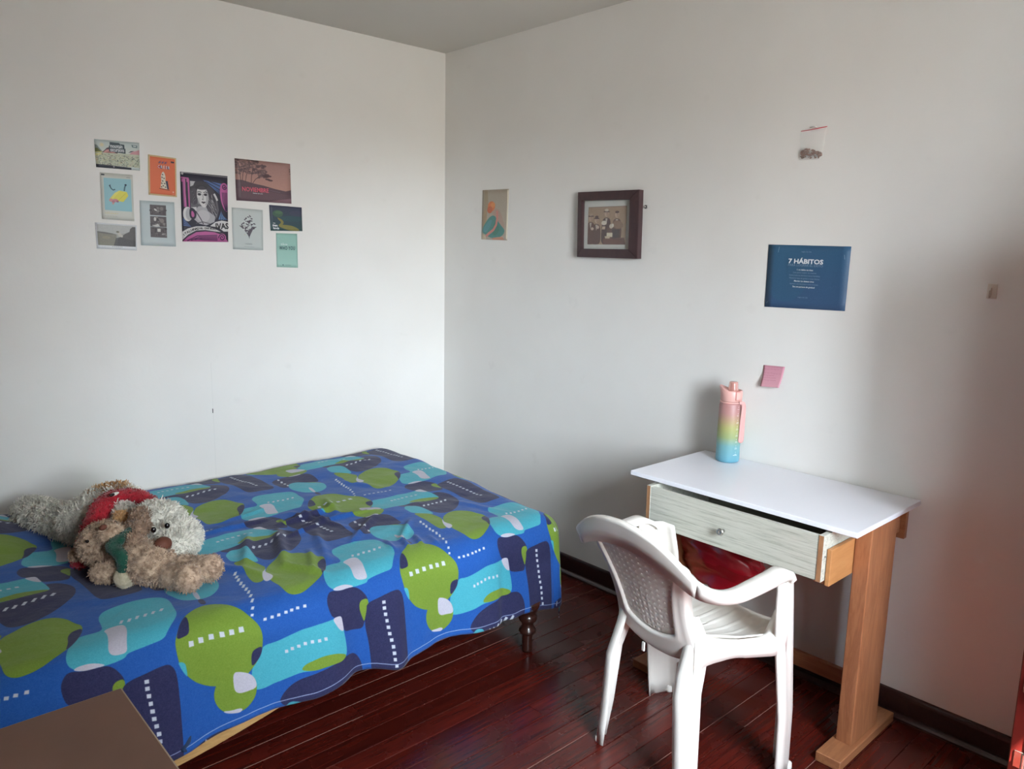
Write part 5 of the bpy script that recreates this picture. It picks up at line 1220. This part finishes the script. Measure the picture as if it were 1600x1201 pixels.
def furmat(name, c1, c2, scale=40):
    m, nt, b = new_mat(name); L = nt.links.new
    tc = nt.nodes.new('ShaderNodeTexCoord'); n = nt.nodes.new('ShaderNodeTexNoise'); n.inputs['Scale'].default_value = scale; n.inputs['Detail'].default_value = 4; L(tc.outputs['Object'], n.inputs[0])
    cr = nt.nodes.new('ShaderNodeValToRGB'); cr.color_ramp.elements[0].position = .38; cr.color_ramp.elements[1].position = .62; cr.color_ramp.elements[0].color = c1; cr.color_ramp.elements[1].color = c2
    L(n.outputs[0], cr.inputs[0]); L(cr.outputs[0], b.inputs['Base Color']); b.inputs['Roughness'].default_value = .8; b.inputs['Specular IOR Level'].default_value = .2
    b.inputs['Sheen Weight'].default_value = .3
    return m
M_GF = furmat('grey_white_plush', rgb(196, 194, 184), rgb(232, 230, 220), 60); M_BF = furmat('brown_ear_plush', rgb(128, 104, 86), rgb(166, 140, 118), 50)
M_TF = furmat('tan_plush', rgb(176, 132, 84), rgb(206, 164, 112), 50); M_RF = furmat('red_plush', rgb(142, 20, 34), rgb(176, 30, 46), 60); M_BB = furmat('beige_bear_plush', rgb(142, 118, 98), rgb(196, 172, 148), 70)
M_GR = furmat('green_fleece', rgb(16, 58, 46), rgb(24, 78, 62), 40)
M_NOSE = mat('brown_velour', rgb(98, 54, 38), .7, bump=.2, bscale=400); M_EYE = mat('black_bead', rgb(14, 14, 16), .12)

dog = thing('plush_dog', 'large shaggy grey-white plush dog in a red scarf lying by the wall', 'soft toy', (-1.88, -.62, .5))
b = blob('body', [((-2.036, -.225, .545), (.060, .060, .052)), ((-2.020, -.29, .55), (.060, .070, .055)), ((-2.000, -.37, .555), (.060, .07, .055)), ((-1.975, -.45, .56), (.065, .07, .058)),
    ((-1.935, -.54, .575), (.085, .085, .075)), ((-1.890, -.56, .595), (.095, .095, .085)), ((-1.845, -.60, .600), (.10, .10, .092)), ((-1.84, -.68, .595), (.09, .09, .085))], M_GF, dog, fur=(11000, .022, .0030, .5), seed=1)
h = blob('head', [((-1.795, -.835, .605), (.092, .088, .085)), ((-1.775, -.93, .585), (.075, .075, .066)), ((-1.79, -.98, .578), (.058, .055, .055)), ((-1.735, -.88, .575), (.06, .06, .055))], M_GF, dog, fur=(8000, .015, .0026, .45), seed=2)
def sub(o, p):  # sub-part: coordinates are world, parent sits at identity
    o.parent = p; o.matrix_parent_inverse = Matrix.Identity(4); return o
def blobsub(name, ells, m, p, **k):
    o = blob(name, ells, m, dog, **k); return sub(o, p)
blobsub('ear', [((-1.850, -.860, .660), (.034, .040, .026)), ((-1.876, -.920, .650), (.034, .042, .026)), ((-1.905, -.975, .630), (.030, .038, .024))], M_BF, h, voxel=.006, fur=(2400, .012, .0022, .3), seed=3)
blobsub('ear', [((-1.725, -.905, .580), (.030, .034, .042)), ((-1.715, -.885, .555), (.026, .030, .034))], M_TF, h, voxel=.006, fur=(1200, .014, .0024, .3), seed=4)
blobsub('nose', [((-1.842, -1.030, .617), (.030, .024, .023), .6)], M_NOSE, h, voxel=.004, noise_amp=.0003)
for q in ((-1.812, -.985, .656), (-1.852, -.985, .652)):
    blobsub('eye', [(q, (.0085, .0075, .010))], M_EYE, h, voxel=.0025, noise_amp=0)
blob('back_patch', [((-1.868, -.545, .655), (.055, .045, .030)), ((-1.840, -.585, .672), (.045, .04, .025))], M_TF, dog, voxel=.006, fur=(1800, .020, .0028, .3), seed=5)
sc_pts = smoothpath([(-2.01, -.80, .535), (-1.985, -.775, .575), (-1.955, -.74, .62), (-1.925, -.70, .655), (-1.888, -.675, .678), (-1.850, -.675, .685), (-1.815, -.70, .680), (-1.785, -.735, .655)], 4)
scf = blob('red_scarf', [(tuple(p), (.036, .034, .018)) for p in sc_pts], M_RF, dog, voxel=.006, fur=(3200, .006, .002, .3), seed=6)
sub(blob('scarf_tag', [((-1.882, -.705, .700), (.022, .007, .006), .55)], mat('white_label', rgb(215, 212, 205), .7), dog, voxel=.0025, noise_amp=0), scf)
sub(blob('scarf_hole', [((-1.890, -.712, .701), (.012, .006, .006), .55)], M_EYE, dog, voxel=.0025, noise_amp=0), scf)
blob('red_bow', [((-1.735, -.800, .648), (.020, .012, .012)), ((-1.715, -.815, .636), (.014, .012, .014))], M_RF, dog, voxel=.005, fur=(300, .006, .002, .2), seed=7)
blob('paw', [((-1.892, -.800, .650), (.020, .020, .018))], M_TF, dog, voxel=.005, fur=(500, .014, .0024, .3), seed=8)

bear = thing('plush_bear', 'smaller beige plush bear in a green scarf lying in front of the plush dog', 'soft toy', (-1.9, -1.0, .5))
FUR = dict(voxel=.0065)
bd = blob('body', [((-1.925, -.965, .570), (.055, .060, .055)), ((-1.898, -1.000, .572), (.068, .066, .062)), ((-1.880, -1.040, .566), (.070, .062, .058))], M_BB, bear, fur=(6500, .0065, .0020, .3), seed=11, **FUR)
hd = blob('head', [((-1.960, -.868, .600), (.078, .068, .070)), ((-1.955, -.925, .645), (.040, .036, .034))], M_BB, bear, fur=(5500, .0065, .0020, .2), seed=12, **FUR)
for q, rr_ in (((-1.915, -.800, .612), (.026, .022, .026)), ((-2.020, -.800, .556), (.024, .026, .026))):
    sub(blob('ear', [(q, rr_)], M_BB, bear, voxel=.005, fur=(1100, .006, .002, .2), seed=13), hd)
sub(blob('nose', [((-1.978, -.938, .676), (.015, .010, .009), .8)], M_NOSE, bear, voxel=.003, noise_amp=0), hd)
sub(blob('eye', [((-2.017, -.915, .635), (.0055, .0055, .006))], M_EYE, bear, voxel=.002, noise_amp=0), hd)
sub(blob('eye', [((-1.935, -.905, .672), (.0055, .0055, .006))], M_EYE, bear, voxel=.002, noise_amp=0), hd)
blob('arm', [((-1.955, -.975, .548), (.030, .030, .028)), ((-1.978, -.968, .546), (.038, .031, .031)), ((-1.998, -.955, .546), (.030, .028, .030))], M_BB, bear, fur=(2000, .0065, .002, .3), seed=14, **FUR)
blob('leg', [((-1.868, -1.070, .548), (.050, .040, .040)), ((-1.842, -1.115, .545), (.044, .040, .038)), ((-1.818, -1.160, .548), (.042, .038, .044))], M_BB, bear, fur=(3000, .0065, .002, .3), seed=15, **FUR)
blob('leg', [((-1.835, -1.020, .548), (.045, .040, .038)), ((-1.795, -1.060, .545), (.040, .040, .036)), ((-1.762, -1.105, .548), (.036, .038, .036)), ((-1.745, -1.135, .550), (.040, .034, .042))], M_BB, bear, fur=(3000, .0065, .002, .3), seed=16, **FUR)
s1 = smoothpath([(-1.872, -.885, .620), (-1.872, -.925, .642), (-1.905, -.945, .645), (-1.940, -.965, .640), (-1.968, -.985, .630), (-1.965, -1.005, .622), (-1.955, -1.02, .606), (-1.95, -1.022, .575), (-1.948, -1.022, .552)], 4)
gs = blob('green_scarf', [(tuple(p), (.021, .021, .013)) for p in s1], M_GR, bear, voxel=.005, fur=(1800, .0035, .0016, .2), seed=17, noise_amp=.004)
sub(blob('pompom', [((-1.948, -1.020, .540), (.0335, .0335, .0335))], furmat('cream_felt', rgb(176, 166, 140), rgb(200, 190, 164), 90), bear, voxel=.005, fur=(600, .0015, .0012, .1), seed=18), gs)
